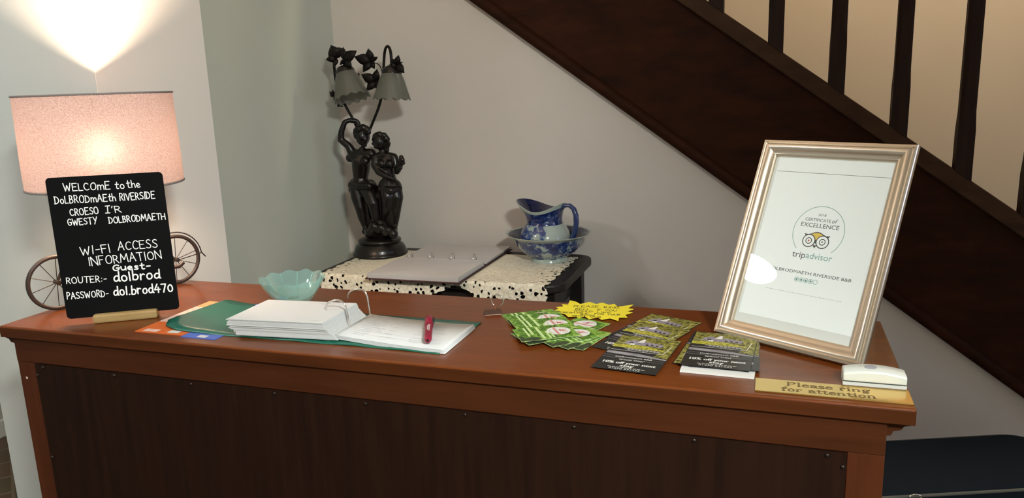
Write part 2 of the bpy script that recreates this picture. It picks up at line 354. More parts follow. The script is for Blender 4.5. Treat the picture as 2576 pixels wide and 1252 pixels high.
# ------------------------------------------------------------------ lettering
GL = {
 'W': (.9, [[(0, 1), (.2, 0), (.44, .72), (.64, 0), (.9, 1)]]), 'E': (.58, [[(.56, 1), (0, 1), (.02, 0), (.58, .02)], [(0, .52), (.45, .54)]]),
 'L': (.5, [[(0, 1), (.02, 0), (.5, .02)]]), 'C': (.62, ['~', (.6, .84), (.42, 1), (.15, .92), (0, .5), (.12, .1), (.4, 0), (.62, .14)]),
 'O': (.7, ['~', (.4, 1), (.12, .9), (0, .5), (.1, .1), (.36, 0), (.62, .12), (.7, .5), (.6, .9), (.4, 1), (.33, 1)]),
 'D': (.64, [[(.04, 0), (.04, 1)], ['~', (-.06, 1), (.3, .98), (.6, .7), (.6, .3), (.35, .03), (-.06, 0)]]),
 'B': (.54, [[(.02, 0), (.02, 1)], ['~', (0, 1), (.34, .98), (.42, .76), (.3, .56), (.04, .52)], ['~', (.04, .52), (.4, .5), (.54, .27), (.38, .02), (0, 0)]]),
 'R': (.56, [[(.02, 0), (.02, 1)], ['~', (0, 1), (.36, .98), (.48, .74), (.34, .5), (.04, .46)], [(.22, .47), (.56, 0)]]),
 'M': (.84, [[(0, 0), (.1, 1), (.42, .3), (.74, 1), (.84, 0)]]), 'A': (.68, [[(0, 0), (.34, 1), (.68, 0)], [(.13, .38), (.55, .38)]]),
 'T': (.66, [[(0, 1), (.66, 1)], [(.34, 1), (.34, 0)]]), 'H': (.64, [[(0, 0), (0, 1)], [(.64, 0), (.64, 1)], [(0, .5), (.64, .52)]]),
 'I': (.12, [[(.06, 0), (.06, 1)]]), 'J': (.4, [[(.4, 1), (.4, .2), (.2, 0), (0, .15)]]), 'V': (.64, [[(0, 1), (.32, 0), (.64, 1)]]),
 'S': (.54, ['~', (.52, .88), (.32, 1), (.08, .9), (.06, .66), (.3, .52), (.52, .36), (.5, .1), (.25, 0), (0, .12)]),
 'Y': (.62, [[(0, 1), (.3, .5)], [(.62, 1), (.2, 0)]]), 'N': (.66, [[(0, 0), (0, 1), (.66, 0), (.66, 1)]]),
 'P': (.52, [[(.02, 0), (.02, 1)], ['~', (0, 1), (.36, .98), (.52, .74), (.36, .48), (.04, .45)]]),
 'U': (.62, ['~', (0, 1), (.02, .4), (.12, .05), (.32, 0), (.54, .08), (.62, .4), (.62, 1)]),
 'G': (.66, [['~', (.6, .84), (.42, 1), (.14, .9), (0, .5), (.12, .08), (.42, 0), (.62, .2), (.64, .44)], [(.36, .45), (.68, .45)]]),
 'F': (.52, [[(.02, 0), (.02, 1), (.54, 1)], [(.02, .54), (.42, .54)]]), 'K': (.56, [[(0, 0), (0, 1)], [(.54, 1), (.04, .42), (.56, 0)]]),
 '1': (.12, [[(.06, 0), (.06, 1)]]), '2': (.5, ['~', (0, .8), (.2, 1), (.45, .85), (.4, .55), (0, 0), (.05, 0), (.5, .02)]),
 '4': (.62, [[(.36, 1), (0, .34), (.62, .36)], [(.44, .62), (.4, 0)]]), '7': (.52, [[(0, 1), (.52, 1), (.18, 0)]]),
 '0': (.56, ['~', (.3, .85), (.06, .7), (0, .35), (.12, .04), (.34, 0), (.52, .2), (.54, .6), (.38, .84), (.28, .85)]),
 '|': (.4, [[(.2, 0), (.2, 1)], [(0, 1), (.4, 1.02)], [(0, 0), (.4, .0)]]), "'": (.1, [[(.08, 1.05), (.02, .8)]]), '-': (.42, [[(.04, .42), (.4, .44)]]), '.': (.12, [[(.04, .02), (.08, .05)]]), ':': (.14, [[(.06, .12), (.08, .16)], [(.06, .58), (.08, .62)]]),
 't': (.44, [[(.2, .98), (.18, .12), (.3, 0), (.44, .06)], [(0, .64), (.42, .66)]]), 'o': (.5, ['~', (.28, .62), (.08, .55), (0, .3), (.1, .04), (.28, 0), (.46, .1), (.5, .36), (.4, .58), (.26, .62)]),
 'h': (.48, [[(.02, 1.02), (.02, 0)], ['~', (.02, .3), (.2, .6), (.4, .55), (.46, .3), (.48, 0)]]),
 'e': (.5, ['~', (.04, .3), (.44, .34), (.44, .52), (.24, .64), (.04, .46), (.02, .2), (.2, 0), (.5, .1)]),
 'm': (.82, [[(.02, .62), (.02, 0)], ['~', (.02, .4), (.16, .62), (.36, .58), (.4, .3), (.4, 0)], ['~', (.4, .4), (.56, .62), (.76, .56), (.8, .3), (.82, 0)]]),
 'u': (.5, [['~', (0, .62), (.02, .2), (.14, 0), (.36, .06), (.46, .3)], [(.46, .62), (.5, 0)]]),
 's': (.4, ['~', (.38, .54), (.2, .62), (.04, .5), (.16, .34), (.38, .2), (.3, .02), (0, .06)]),
 'd': (.52, [['~', (.44, .5), (.22, .62), (.02, .42), (.04, .1), (.22, 0), (.4, .12), (.46, .3)], [(.46, 1.02), (.48, .04), (.58, .02)]]),
 'l': (.12, [[(.06, 1.02), (.06, 0)]]), 'b': (.5, [[(.02, 1.02), (.02, .02)], ['~', (.02, .42), (.2, .62), (.44, .52), (.5, .26), (.36, .02), (.14, 0), (.02, .1)]]),
 'r': (.38, [[(.02, .62), (.02, 0)], ['~', (.02, .34), (.14, .56), (.28, .62), (.38, .54)]]),
 ' ': (.35, []),
}
def strokes(ch):
    wd, s = GL[ch]
    if s and s[0] == '~': s = [s]
    out = []
    for p in s:
        if p and p[0] == '~':
            q = p[1:]
            for _ in range(2):
                n = [q[0]]
                for a, b in zip(q, q[1:]):
                    n += [(a[0] * .75 + b[0] * .25, a[1] * .75 + b[1] * .25), (a[0] * .25 + b[0] * .75, a[1] * .25 + b[1] * .75)]
                q = n + [q[-1]]
            out.append(q)
        else: out.append(list(p))
    return wd, out
RC = [0]
def ribbon(mb, pts, wd, F, w, m=0):
    RC[0] += 1; w += (RC[0] % 9) * 1.2e-5; w0 = w
    for a, b in zip(pts, pts[1:]):
        a = Vector(a); b = Vector(b); d = b - a
        if d.length < 1e-7: continue
        n = Vector((-d.y, d.x)).normalized() * wd / 2; w = w0 + 4e-6 if w == w0 else w0
        mb.add([F(*(a + n), w), F(*(a - n), w), F(*(b - n), w), F(*(b + n), w)], [(0, 1, 2, 3)], m)
    for p in pts:
        w += 1.0e-6
        mb.add([F(p[0] + math.cos(k * math.pi / 4) * wd / 2, p[1] + math.sin(k * math.pi / 4) * wd / 2, w) for k in range(8)], [tuple(range(8))], m)
def handwrite(mb, text, a, b, h, wd, F, w, gap=.2, jit=.03, m=0):
    tot = sum(GL[c][0] + gap for c in text) - gap
    a = Vector(a); b = Vector(b); ln = (b - a).length; d = (b - a) / ln; n = Vector((-d.y, d.x)); sx = ln / tot; x = 0
    for c in text:
        g, st = strokes(c)
        jy = random.uniform(-jit, jit); jr = random.uniform(-.06, .06); js = random.uniform(.94, 1.06)
        for p in st:
            ribbon(mb, [a + d * ((x + u + jr * v) * sx) + n * ((v * js + jy) * h) for u, v in p], wd, F, w, m)
        x += g + gap
FONT = {}
def typed(text, F, u, v, width, w, m=None, height=None, align='L', shear=0):
    """flat printed text as verts/faces, scaled to width (and cap height)"""
    key = (text, shear)
    if key not in FONT:
        cu = bpy.data.curves.new('t', 'FONT'); cu.body = text; cu.fill_mode = 'FRONT'; cu.resolution_u = 3; cu.shear = shear
        o = bpy.data.objects.new('t', cu); COL.objects.link(o)
        dg = bpy.context.evaluated_depsgraph_get(); me = bpy.data.meshes.new_from_object(o.evaluated_get(dg))
        FONT[key] = ([tuple(x.co[:2]) for x in me.vertices], [tuple(p.vertices) for p in me.polygons])
        bpy.data.objects.remove(o); bpy.data.curves.remove(cu); bpy.data.meshes.remove(me)
    vs, fs = FONT[key]
    x0 = min(p[0] for p in vs); x1 = max(p[0] for p in vs); sx = width / (x1 - x0); sy = height / .73 if height else sx
    off = {'L': 0, 'C': -width / 2}[align]
    return [F(u + off + (p[0] - x0) * sx, v + p[1] * sy, w) for p in vs], fs
def put(mb, tv, m=0): mb.add(tv[0], tv[1], m)
def arc(cx, cy, r, a0, a1, n=24): return [(cx + r * math.cos(R(a0 + (a1 - a0) * i / n)), cy + r * math.sin(R(a0 + (a1 - a0) * i / n))) for i in range(n + 1)]
def disc(mb, cx, cy, r, F, w, m=0, n=24, ry=None): mb.face([(cx + r * math.cos(2 * math.pi * k / n), cy + (ry or r) * math.sin(2 * math.pi * k / n)) for k in range(n)], w, F, m)
def ring(mb, cx, cy, r, wd, F, w, m=0, a0=0, a1=360, n=32):
    A = arc(cx, cy, r + wd / 2, a0, a1, n); B = arc(cx, cy, r - wd / 2, a0, a1, n)
    for i in range(n): mb.face([A[i], A[i + 1], B[i + 1], B[i]], w, F, m)

# ================================================================== THE ROOM
CH = 2.43
struct('floor', MB().box(-3.4, -3.2, -.1, 3.2, 3.75, 0), FLOOR)
struct('ceiling', MB().box(-3.33, -3.1, CH, 3.05, 2.70, CH + .1), CEIL)
struct('wall_left', MB().box(-2.097, 1.50, 0, -1.575, 1.90, CH), PAINT)
struct('trim_1', MB().box(-1.575, 1.5015, 0, -1.5725, 1.90, CH), mat('cream_boarding', (.76, .73, .68), rough=.6))
struct('wall_side', MB().box(-1.75, 1.90, 0, -1.63, 2.70, CH), PAINT_G)
SL = .725
def sz(z0, x): return EYE + z0 - SL * x            # a line parallel to the stairs
wb = [(-1.75, 0), (1.74, 0), (-1.60, CH), (-1.75, CH)]
STF = Fr((0, 2.70, 0), (1, 0, 0), (0, 0, 1))       # w points into the room
struct('wall_back', MB().prism(wb, -.07, 0, STF), PAINT_B)
struct('wall_stairwell', MB().box(-3.33, 3.65, 0, 3.05, 3.75, 4.3), PAINT_Y)
struct('wall_far', MB().box(-3.33, -3.1, 0, -3.23, 3.65, 4.3), PAINT)
mb = MB()
for a in ((-3.33, 0, -1.0, CH), (1.4, 0, 3.15, CH), (-1.0, 0, 1.4, .9), (-1.0, 2.15, 1.4, CH)): mb.box(a[0], -3.2, a[1], a[2], -3.1, a[3])
struct('wall_front', mb, PAINT)
mb = MB()
for a in ((-1.0, .9, 1.4, .96), (-1.0, 2.09, 1.4, 2.15), (-1.0, .9, -.94, 2.15), (1.34, .9, 1.4, 2.15), (.17, .9, .23, 2.15)): mb.box(a[0], -3.17, a[1], a[2], -3.12, a[3])
win2 = struct('fill_window', mb, WHITE_GLOSS)  # unseen window, added to go with the front fill light
struct('window_pane', MB().box(-1.0, -3.15, .9, 1.4, -3.145, 2.15), GLASS, win2)
mb = MB()
for a in ((-3.1, 0, .9, 4.3), (2.0, 0, 3.65, 4.3), (.9, 0, 2.0, .95), (.9, 2.05, 2.0, 4.3)):
    mb.box(3.05, a[0], a[1], 3.15, a[2], a[3])
mb.box(.60, .06, 1.90, 3.05, .16, CH)         # unseen beam, added to shade the wall under the stairs
struct('wall_right', mb, PAINT)
mb = MB()
for a in ((.9, .95, 2.0, 1.01), (.9, 1.99, 2.0, 2.05), (.9, .95, .96, 2.05), (1.94, .95, 2.0, 2.05), (1.42, .95, 1.48, 2.05)):
    mb.box(3.06, a[0], a[1], 3.11, a[2], a[3])
win = struct('window_1', mb, WHITE_GLOSS)
struct('window_pane', MB().box(3.08, .95, 1.0, 3.085, 1.95, 2.0), GLASS, win)
struct('stairwell_ceiling', MB().box(-3.33, 2.70, 4.3, 3.15, 3.75, 4.4), CEIL)
struct('wall_upper', MB().box(-3.33, 2.62, CH + .1, 3.15, 2.70, 4.3), PAINT_Y)
struct('baseboard_left', MB().box(-3.23, -3.1, 0, -3.208, 3.65, .078), WHITE_GLOSS, bevel=.004)

# lamps of the room and an added front fill
def area(name, loc, rot, sx, sy, power, col):
    l = bpy.data.lights.new(name, 'AREA'); l.shape = 'RECTANGLE'; l.size = sx; l.size_y = sy; l.energy = power; l.color = col
    o = bpy.data.objects.new(name, l); COL.objects.link(o); o.location = loc; o.rotation_euler = rot; return o
area('window_daylight', (3.3, 1.45, 1.5), (0, R(90), 0), 1.1, 1.1, P_WINDOW, (.55, .66, 1.0))
area('front_fill', (.2, -3.3, 1.55), (R(90), 0, 0), 2.3, 1.2, P_FRONT, (1.0, .95, .86))  # added fill light from behind the camera
def dome(loc, r, col, strength, label):
    t = thing('ceiling_light', label, 'ceiling light', loc)
    m = mat('lit_opal_%d' % len(MATS), (.9, .9, .88), rough=.4, emit=col, estr=strength)
    prof = [(r * math.cos(a), -.25 * r - r * .62 * math.sin(a)) for a in [math.pi / 2 * i / 10 for i in range(11)]]
    part('diffuser', MB().lathe(prof, loc, 40), m, t, smooth=40)
    part('base_ring', MB().lathe([(r * .9, 0), (r * 1.06, 0), (r * 1.06, -.25 * r), (r * .98, -.3 * r)], loc, 40), WHITE_GLOSS, t, smooth=40)
    return t
dome((-2.2, .38, CH), .115, (.96, .98, 1.0), P_LEFT, 'round opal ceiling light nearer the tall wall pier, mirrored in the certificate glass')
dome((.85, -.5, CH), .17, (.96, 1.0, .95), P_RIGHT, 'round opal ceiling light on the right, in front of the counter')
l = bpy.data.lights.new('stair_lamp', 'POINT'); l.energy = P_STAIR; l.color = (1, .83, .60); l.shadow_soft_size = .12
o = bpy.data.objects.new('stair_lamp', l); COL.objects.link(o); o.location = (.9, 3.1, 3.3)

# ================================================================== STAIRCASE
st = thing('staircase', 'dark wooden staircase with square balusters rising to the left along the back wall', 'staircase', (1.74, 2.70, 0))
def band(a, b, x0, x1): return [(x0, sz(a, x0)), (x1, sz(a, x1)), (x1, sz(b, x1)), (x0, sz(b, x0))]
part('string_board', MB().prism(band(-.44, .03, -1.628, 1.40), -.06, .02, STF), STRW, st)
part('string_cap', MB().prism(band(.011, .0734, -1.628, 1.40), -.08, .045, STF), CAPW, st, bevel=.004)
part('lower_moulding', MB().prism(band(-.4694, -.418, -1.628, 1.38), -.02, .042, STF), STRW, st, bevel=.018, segs=4)
BW = .047
for k in range(-1, 6):
    x = -.2224 + .1845 * k; c = x + BW / 2; yb = 2.676
    mb = MB(); zlow = [(x, sz(.07, x)), (x + BW, sz(.07, x + BW))]; zt = sz(.0734, c) + .135; zt2 = zt + .055; ztop = zt + .78
    h = BW / 2
    vs = [(x, yb - h, zlow[0][1]), (x + BW, yb - h, zlow[1][1]), (x + BW, yb + h, zlow[1][1]), (x, yb + h, zlow[0][1]),
          (x, yb - h, zt), (x + BW, yb - h, zt), (x + BW, yb + h, zt), (x, yb + h, zt)]
    mb.add(vs, [(3, 2, 1, 0), (0, 1, 5, 4), (1, 2, 6, 5), (2, 3, 7, 6), (3, 0, 4, 7), (4, 5, 6, 7)])
    oc = []                              # chamfered upper part: eight sided, a little slimmer
    for (hh, ch, z) in ((h, .0006, zt), (h * .95, .009, zt2), (h * .86, .009, ztop)):
        oc += [(c + sx * (hh - (ch if q else 0)), yb + sy * (hh - (0 if q else ch)), z) for sx, sy, q in ((-1, -1, 1), (1, -1, 1), (1, -1, 0), (1, 1, 0), (1, 1, 1), (-1, 1, 1), (-1, 1, 0), (-1, -1, 0))]
    fs = [(r * 8 + i, r * 8 + (i + 1) % 8, r * 8 + 8 + (i + 1) % 8, r * 8 + 8 + i) for r in (0, 1) for i in range(8)] + [tuple(range(16, 24))]
    mb.add(oc, fs)
    part('baluster', mb, BALW, st)
part('handrail', MB().prism(band(.935, 1.0, -1.3, 1.40), -.06, .01, STF), STRW, st, bevel=.015, segs=3)

# ================================================================== RECEPTION COUNTER
ct = thing('reception_counter', 'reddish brown varnished wooden reception counter with a dark nailed front panel', 'counter', (-.645, 1.28, 0))
X0, X1, YF, YB = -1.482, .191, 1.086, 1.489
part('countertop', MB().box(X0, YF, DT - .024, X1, YB, DT), TOPW, ct, bevel=.003)
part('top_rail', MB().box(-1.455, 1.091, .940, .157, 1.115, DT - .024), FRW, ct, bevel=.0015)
for x0, x1 in ((-1.455, -1.407), (.109, .157)):
    part('post', MB().box(x0, 1.092, 0, x1, 1.14, .9405), POSTW, ct, bevel=.0015)
    s = -1 if x0 < -1 else 1; xe = x0 if s < 0 else x1
    prof = [(0, 0), (.030, 0), (.030, -.005), (.022, -.007), (.018, -.013), (.009, -.015), (.006, -.022), (0, -.023)]
    CF = Fr((xe, YF + .012, DT - .0242), (s, 0, 0), (0, 0, 1))
    d0, d1 = (-.37, 0) if s > 0 else (0, .37)
    part('bracket_moulding', MB().prism(prof, d0, d1, CF), FRW, ct)
    part('side_panel', MB().box(min(xe, xe - s * .018), 1.14, 0, max(xe, xe - s * .018), 1.47, DT - .024), POSTW, ct)
part('front_edge', MB().box(X0 + .0005, YF - .0012, DT - .0235, X1 - .0005, YF + .002, DT - .003), wood('counter_edge_wood', (.045, .0125, .0035), (.075, .021, .006), (.7, 8, 8), rough=.5, coat=0), ct, label='darker front edge', bevel=.001)  # thin strip over the front edge, darker than the top
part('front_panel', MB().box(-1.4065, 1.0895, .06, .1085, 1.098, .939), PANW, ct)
part('plinth', MB().box(-1.405, 1.10, 0, .107, 1.13, .06), PANW, ct)
nails = [(-1.385 + .1835 * k, .933) for k in range(9)] + [(-1.403, .915), (-1.401, .735), (-1.40, .55), (.104, .918), (.1045, .735), (.1045, .55)]
for x, z in nails:
    mb = MB().lathe([(0, .0028), (.0022, .0024), (.0036, .0008), (.0036, 0)], F=Fr((x, 1.0895, z), (1, 0, 0), (0, 0, 1)), n=10)
    part('nail', mb, NAIL, ct, smooth=60)
mb = MB()
for x, z, s in ((.128, .862, .0035), (-1.437, .905, .003)):
    part('paint_chip', MB().lathe([(0, .001), (s, .0003)], F=Fr((x, 1.092, z), (1, 0, 0), (0, 0, 1)), n=7), mat('paint_chip', (.6, .5, .38), rough=.8), ct)

# ================================================================== BICYCLE TABLE LAMP
LX, LY = -1.404, 1.33
lt = thing('table_lamp', 'lit table lamp with a speckled pink drum shade on a small model bicycle', 'lamp', (LX, LY, DT))
ZS0, ZS1, RS = EYE - .188, EYE + .008, .158
part('lamp_shade', MB().lathe([(RS, ZS0), (RS * 1.0, ZS0 + .06), (RS * .99, ZS1 - .06), (RS * .985, ZS1)], (LX, LY, 0), 72), SHADE, lt, smooth=60)
rb = lt.children[0] if lt.children else None
for z, r in ((ZS0, RS), (ZS1, RS * .985)):
    part('shade_rim', MB().tube([(LX + r * math.cos(2 * math.pi * k / 64), LY + r * math.sin(2 * math.pi * k / 64), z) for k in range(64)], .0022, 6, closed=True), SHADE_RIM, lt, smooth=60)
BZ = EYE - .112
part('stem', MB().tube([(LX, LY, DT + .10), (LX, LY, BZ - .055)], .006, 10).tube([(LX, LY, BZ - .075), (LX, LY, BZ - .028)], .016, 14), SOFTBLK, lt, smooth=50)
sp = MB()
for k in range(3):
    a = 2.1 * k + .4; sp.tube([(LX + .01 * math.cos(a), LY + .01 * math.sin(a), BZ - .05), (LX + RS * .99 * math.cos(a), LY + RS * .99 * math.sin(a), ZS0 + .004)], .0016, 5)
part('shade_spider', sp, SOFTBLK, lt)
dm = bpy.data.materials.new('added_diffuser_fabric'); dm.use_nodes = True; N_, L_ = nt(dm); N_.remove(N_['Principled BSDF'])
d_ = N_.new('ShaderNodeBsdfDiffuse'); t_ = N_.new('ShaderNodeBsdfTranslucent'); x_ = N_.new('ShaderNodeMixShader'); x_.inputs[0].default_value = .97; t_.inputs[0].default_value = (.95, .93, .9, 1)
L_.new(d_.outputs[0], x_.inputs[1]); L_.new(t_.outputs[0], x_.inputs[2]); q_ = N_.new('ShaderNodeBsdfTransparent'); z_ = N_.new('ShaderNodeMixShader'); z_.inputs[0].default_value = .42
L_.new(x_.outputs[0], z_.inputs[1]); L_.new(q_.outputs[0], z_.inputs[2]); L_.new(z_.outputs[0], N_['Material Output'].inputs[0])
part('added_diffuser', MB().lathe([(.010, ZS0 + .003), (RS - .002, ZS0 + .003), (RS - .002, ZS0 + .0045), (.010, ZS0 + .0045)], (LX, LY, 0), 64), dm, lt)  # unseen disc added under the shade to limit its downlight
part('bulb', MB().sphere((LX, LY, BZ), .029, 10, (1, 1, 1.15)), mat('lit_bulb', (1, .9, .7), emit=(1.0, .75, .54), estr=P_BULB), lt, smooth=60)
W1 = Vector((-1.4546, 1.2099, DT)); W2 = Vector((-1.3536, 1.4502, DT)); bd = (W2 - W1).normalized(); BF = Fr(W1, bd, (0, 0, 1))
BL = (W2 - W1).length; RW = .0605
for k, u in enumerate((0, BL)):
    c = BF(u, RW); ty = MB().tube([BF(u + (RW - .0045) * math.cos(2 * math.pi * i / 48), RW + (RW - .0045) * math.sin(2 * math.pi * i / 48)) for i in range(48)], .0045, 8, closed=True)
    wo = part('wheel', ty, TYRE, lt, smooth=60)
    s = MB()
    for i in range(10):
        a = 2 * math.pi * i / 10 + .25; s.tube([BF(u + .004 * math.cos(a), RW + .004 * math.sin(a)), BF(u + (RW - .008) * math.cos(a), RW + (RW - .008) * math.sin(a))], .0009, 5)
    s.tube([BF(u, RW, -.012), BF(u, RW, .012)], .005, 10)
    part('spokes', s, TYRE, wo, local=True)
fr = MB(); A = (0, RW); B = (BL, RW); H1 = (.045, .15); S1 = (BL * .68, .14); K = (BL * .52, .055)
for p, q, r in ((A, H1, .003), (H1, S1, .003), (H1, K, .0035), (S1, K, .003), (S1, B, .0022), (K, B, .0022)):
    fr.tube([BF(*p), BF(*q)], r, 8)
fr.tube([BF(H1[0] + .002, H1[1]), BF(H1[0], H1[1] + .02)], .003, 8).tube([BF(H1[0] + .03, H1[1] + .018, .05), BF(H1[0], H1[1] + .022, .02), BF(H1[0], H1[1] + .022, -.02), BF(H1[0] + .03, H1[1] + .018, -.05)], .003, 8)
part('bicycle_frame', fr, TYRE, lt, smooth=60)
part('saddle', MB().sphere(BF(S1[0], S1[1] + .014), .02, 8, (1.0, 1.0, .4)), TYRE, lt, smooth=60)
part('lamp_column', MB().tube([BF(BL / 2, .085), (LX, LY, DT + .13)], .006, 8).tube([BF(BL / 2, 0), BF(BL / 2, .09)], .004, 8).lathe([(0, .006), (.05, .005), (.052, 0)], BF(BL / 2, 0), 24), TYRE, lt, smooth=50)
gd = MB().tube([BF(BL + (RW + .005) * math.cos(a), RW + (RW + .005) * math.sin(a)) for a in [R(100 - 95 * i / 14) for i in range(15)]] + [BF(BL + RW + .014, RW - .006)], .0016, 6)
gd.tube([BF(BL, RW, .012), BF(BL + RW + .005, RW + .006, .004)], .0012, 5).tube([BF(BL - .03, RW - .012, .02), BF(BL - .005, RW - .012, .026), BF(BL + .006, RW - .004, .026)], .005, 8)
part('mudguard', gd, TYRE, lt, smooth=60)

# ================================================================== CHALKBOARD
BO = Vector((-1.3395, 1.1231, DT + .012)); ba = R(32.2); F = Fr(BO, (math.cos(ba), math.sin(ba), 0), (0, 0, 1))
cb = thing('chalkboard', 'black chalkboard sign handwritten with welcome and wi-fi details, standing in a pale wooden block', 'chalkboard', F(.11, -.012))
BWd, BH, rc = .212, .2847, .008
poly = []
for cx, cy, a0 in ((BWd - rc, rc, -90), (BWd - rc, BH - rc, 0), (rc, BH - rc, 90), (rc, rc, 180)): poly += arc(cx, cy, rc, a0, a0 + 90, 6)
part('board', MB().prism(poly, -.003, 0, F), BLACKB, cb, bevel=.0006)
ch = MB()
LINES = [('WELCOmE', (.0306, .2578), (.1131, .2560), .0148), ('to', (.1225, .2566), (.1392, .2561), .0138), ('the', (.1446, .2564), (.1684, .2566), .0144),
 ('DoLBRODmAEth', (.0113, .2337), (.1205, .232), .0142), ('RIVERSIDE', (.1281, .2323), (.1927, .2326), .0139), ('CROESO', (.0351, .2088), (.0861, .2089), .0132),
 ("|'R", (.0988, .2091), (.1276, .2088), .0134), ('GWESTY', (.0285, .1897), (.0807, .1893), .0133), ('DOLBRODMAETH', (.1026, .1882), (.2069, .1888), .0129),
 ('WI-FI', (.0438, .1284), (.0974, .1299), .0171), ('ACCESS', (.112, .1323), (.1856, .1322), .0172), ('INFORMATION', (.0552, .1056), (.1902, .1089), .0172)]
THICK = [('Guest-', (.0968, .0915), (.1671, .0904), .0120, .0021), ('ROUTER:-', (.0093, .0729), (.0825, .0706), .0126, .0014), ('dolbrod', (.0959, .0693), (.1825, .0689), .0185, .0023),
 ('PASSWORD-', (.006, .0414), (.0824, .0399), .0135, .0014), ('dol.brod470', (.092, .0405), (.204, .0389), .0175, .0022)]
for t, a, b, h in LINES: handwrite(ch, t, a, b, h, .0018, F, .0003)
for t, a, b, h, wd in THICK: handwrite(ch, t, a, b, h, wd * 1.25, F, .0003)
part('chalk_lettering', ch, CHALK, cb, recalc=False)
part('block_stand', MB().box(.0495, -.012, -.016, .170, .006, .013, F), BLOCKW, cb, label='pale wooden block stand', bevel=.004, segs=2)

# ================================================================== LEAFLETS UNDER THE BINDER
def dl(name, label, x0, x1, y0, y1, rot, base, pieces, z=DT):
    Fl = flat((x0 + x1) / 2, y0, z, rot); wd = x1 - x0; ln = y1 - y0
    t = thing(name, label, 'leaflet', Fl(0, ln / 2), 0, 'leaflets under the binder')
    part('sheet', MB().box(-wd / 2, 0, 0, wd / 2, ln, .0012, Fl), base, t)
    for (u0, v0, u1, v1, m) in pieces:
        mb = MB().face([(u0 * wd - wd / 2, v0 * ln), (u1 * wd - wd / 2, v0 * ln), (u1 * wd - wd / 2, v1 * ln), (u0 * wd - wd / 2, v1 * ln)], .0014, Fl)
        part('printed_panel', mb, m, t)
dl('leaflet', 'orange leaflet with a pale pink panel under the green binder, beside the chalkboard', -1.166, -1.052, 1.119, 1.332, 0, ORANGE,
   [(.12, .02, .42, .09, PINKP), (.62, .03, .84, .10, PALEP), (0, .30, 1, .80, PINKP), (.1, .36, .9, .5, mat('brown_print', (.30, .14, .09), rough=.5, var=.6, vscale=80)), (0, .80, 1, 1, mat('peach_print', (.72, .30, .12), rough=.5))])
dl('leaflet', 'blue leaflet peeping from under the front and back edges of the green binder', -1.05, -.972, 1.112, 1.336, .0, BLUEP,
   [(.42, .015, .68, .07, PALEP), (.1, .93, .7, .985, PALEP)])

# ================================================================== GREEN TWO RING BINDER
gb = thing('ring_binder', 'open green plastic two-ring binder full of white forms lying on the counter', 'binder', (-.80, 1.23, DT))
def zc(x):       # cover lifts a little at its left tip
    return .0022 + (max(0, -.985 - x) / .15) ** 1.6 * .0065
FRONT = [(-1.135, 1.176), (-1.118, 1.150), (-1.09, 1.140), (-1.06, 1.137), (-.99, 1.136), (-.86, 1.140), (-.79, 1.138), (-.70, 1.141), (-.60, 1.139), (-.53, 1.136)]
BACK = [(-1.122, 1.330), (-1.110, 1.334), (-1.09, 1.330), (-1.06, 1.327), (-.99, 1.322), (-.86, 1.318), (-.79, 1.318), (-.70, 1.318), (-.60, 1.318), (-.522, 1.316)]
def lerp(P, t):
    s = t * (len(P) - 1); i = min(int(s), len(P) - 2); f = s - i
    return (P[i][0] * (1 - f) + P[i + 1][0] * f, P[i][1] * (1 - f) + P[i + 1][1] * f)
def cover(dz):
    def fn(i, j):
        a = lerp(FRONT, i); b = lerp(BACK, i); x = a[0] * (1 - j) + b[0] * j; y = a[1] * (1 - j) + b[1] * j
        return (x, y, DT + zc(x) + dz + .0006 * math.sin(x * 60) * (1 - j))
    return fn
mb = MB().grid(cover(0), 54, 8)
co = mesh_obj('cover', mb, GREENB, smooth=50); so = co.modifiers.new('solid', 'SOLIDIFY'); so.thickness = .0022; so.offset = -1
part('cover', co, None, gb)
# left stack of forms: sheets with their own slight shift
mb = MB(); n = 20; sa = R(4.5); rnd = random.Random(3)
for k in range(n):
    t = k / (n - 1); z0 = DT + .005 + k * .00185; dx = rnd.uniform(-.0012, .0012); lft = -.944 - .004 * math.sin(t * 3) + rnd.uniform(-.003, .003) + (.004 if t < .35 else 0)
    rgt = -.752 + .018 * (1 - t) ** 2.2; dy = -.001 - .012 * (1 - t) * 0 + rnd.uniform(-.0012, .0012)
    yA = 1.1185 + .016 * (1 - t); L = .128
    def c(x, v): return (x - v * math.sin(sa) * .4, yA + dy + v + (x + .944) * math.tan(sa), 0)
    cor = [c(lft, 0), c(rgt, 0), c(rgt, L), c(lft, L)]
    mb.add([(p[0], p[1], z0) for p in cor] + [(p[0], p[1], z0 + .0016) for p in cor], [(3, 2, 1, 0), (4, 5, 6, 7), (0, 1, 5, 4), (1, 2, 6, 5), (2, 3, 7, 6), (3, 0, 4, 7)])
part('paper_stack', mb, PAPER, gb, label='thick stack of white forms on the left')
ZT = DT + .005 + 19 * .00185 + .0016
TF = Fr((-.944, 1.1185, ZT), (math.cos(sa), math.sin(sa), 0), (-math.sin(sa) * .4, 1, 0))
for (u, v, l) in ((.02, .008, .03), (.145, .010, .035), (.10, .112, .04), (.12, .116, .03)):
    part('printed_line', MB().face([(u, v), (u + l, v), (u + l, v + .0007), (u, v + .0007)], .0003, TF), mat('faint_ink', (.5, .51, .52), rough=.8), gb)
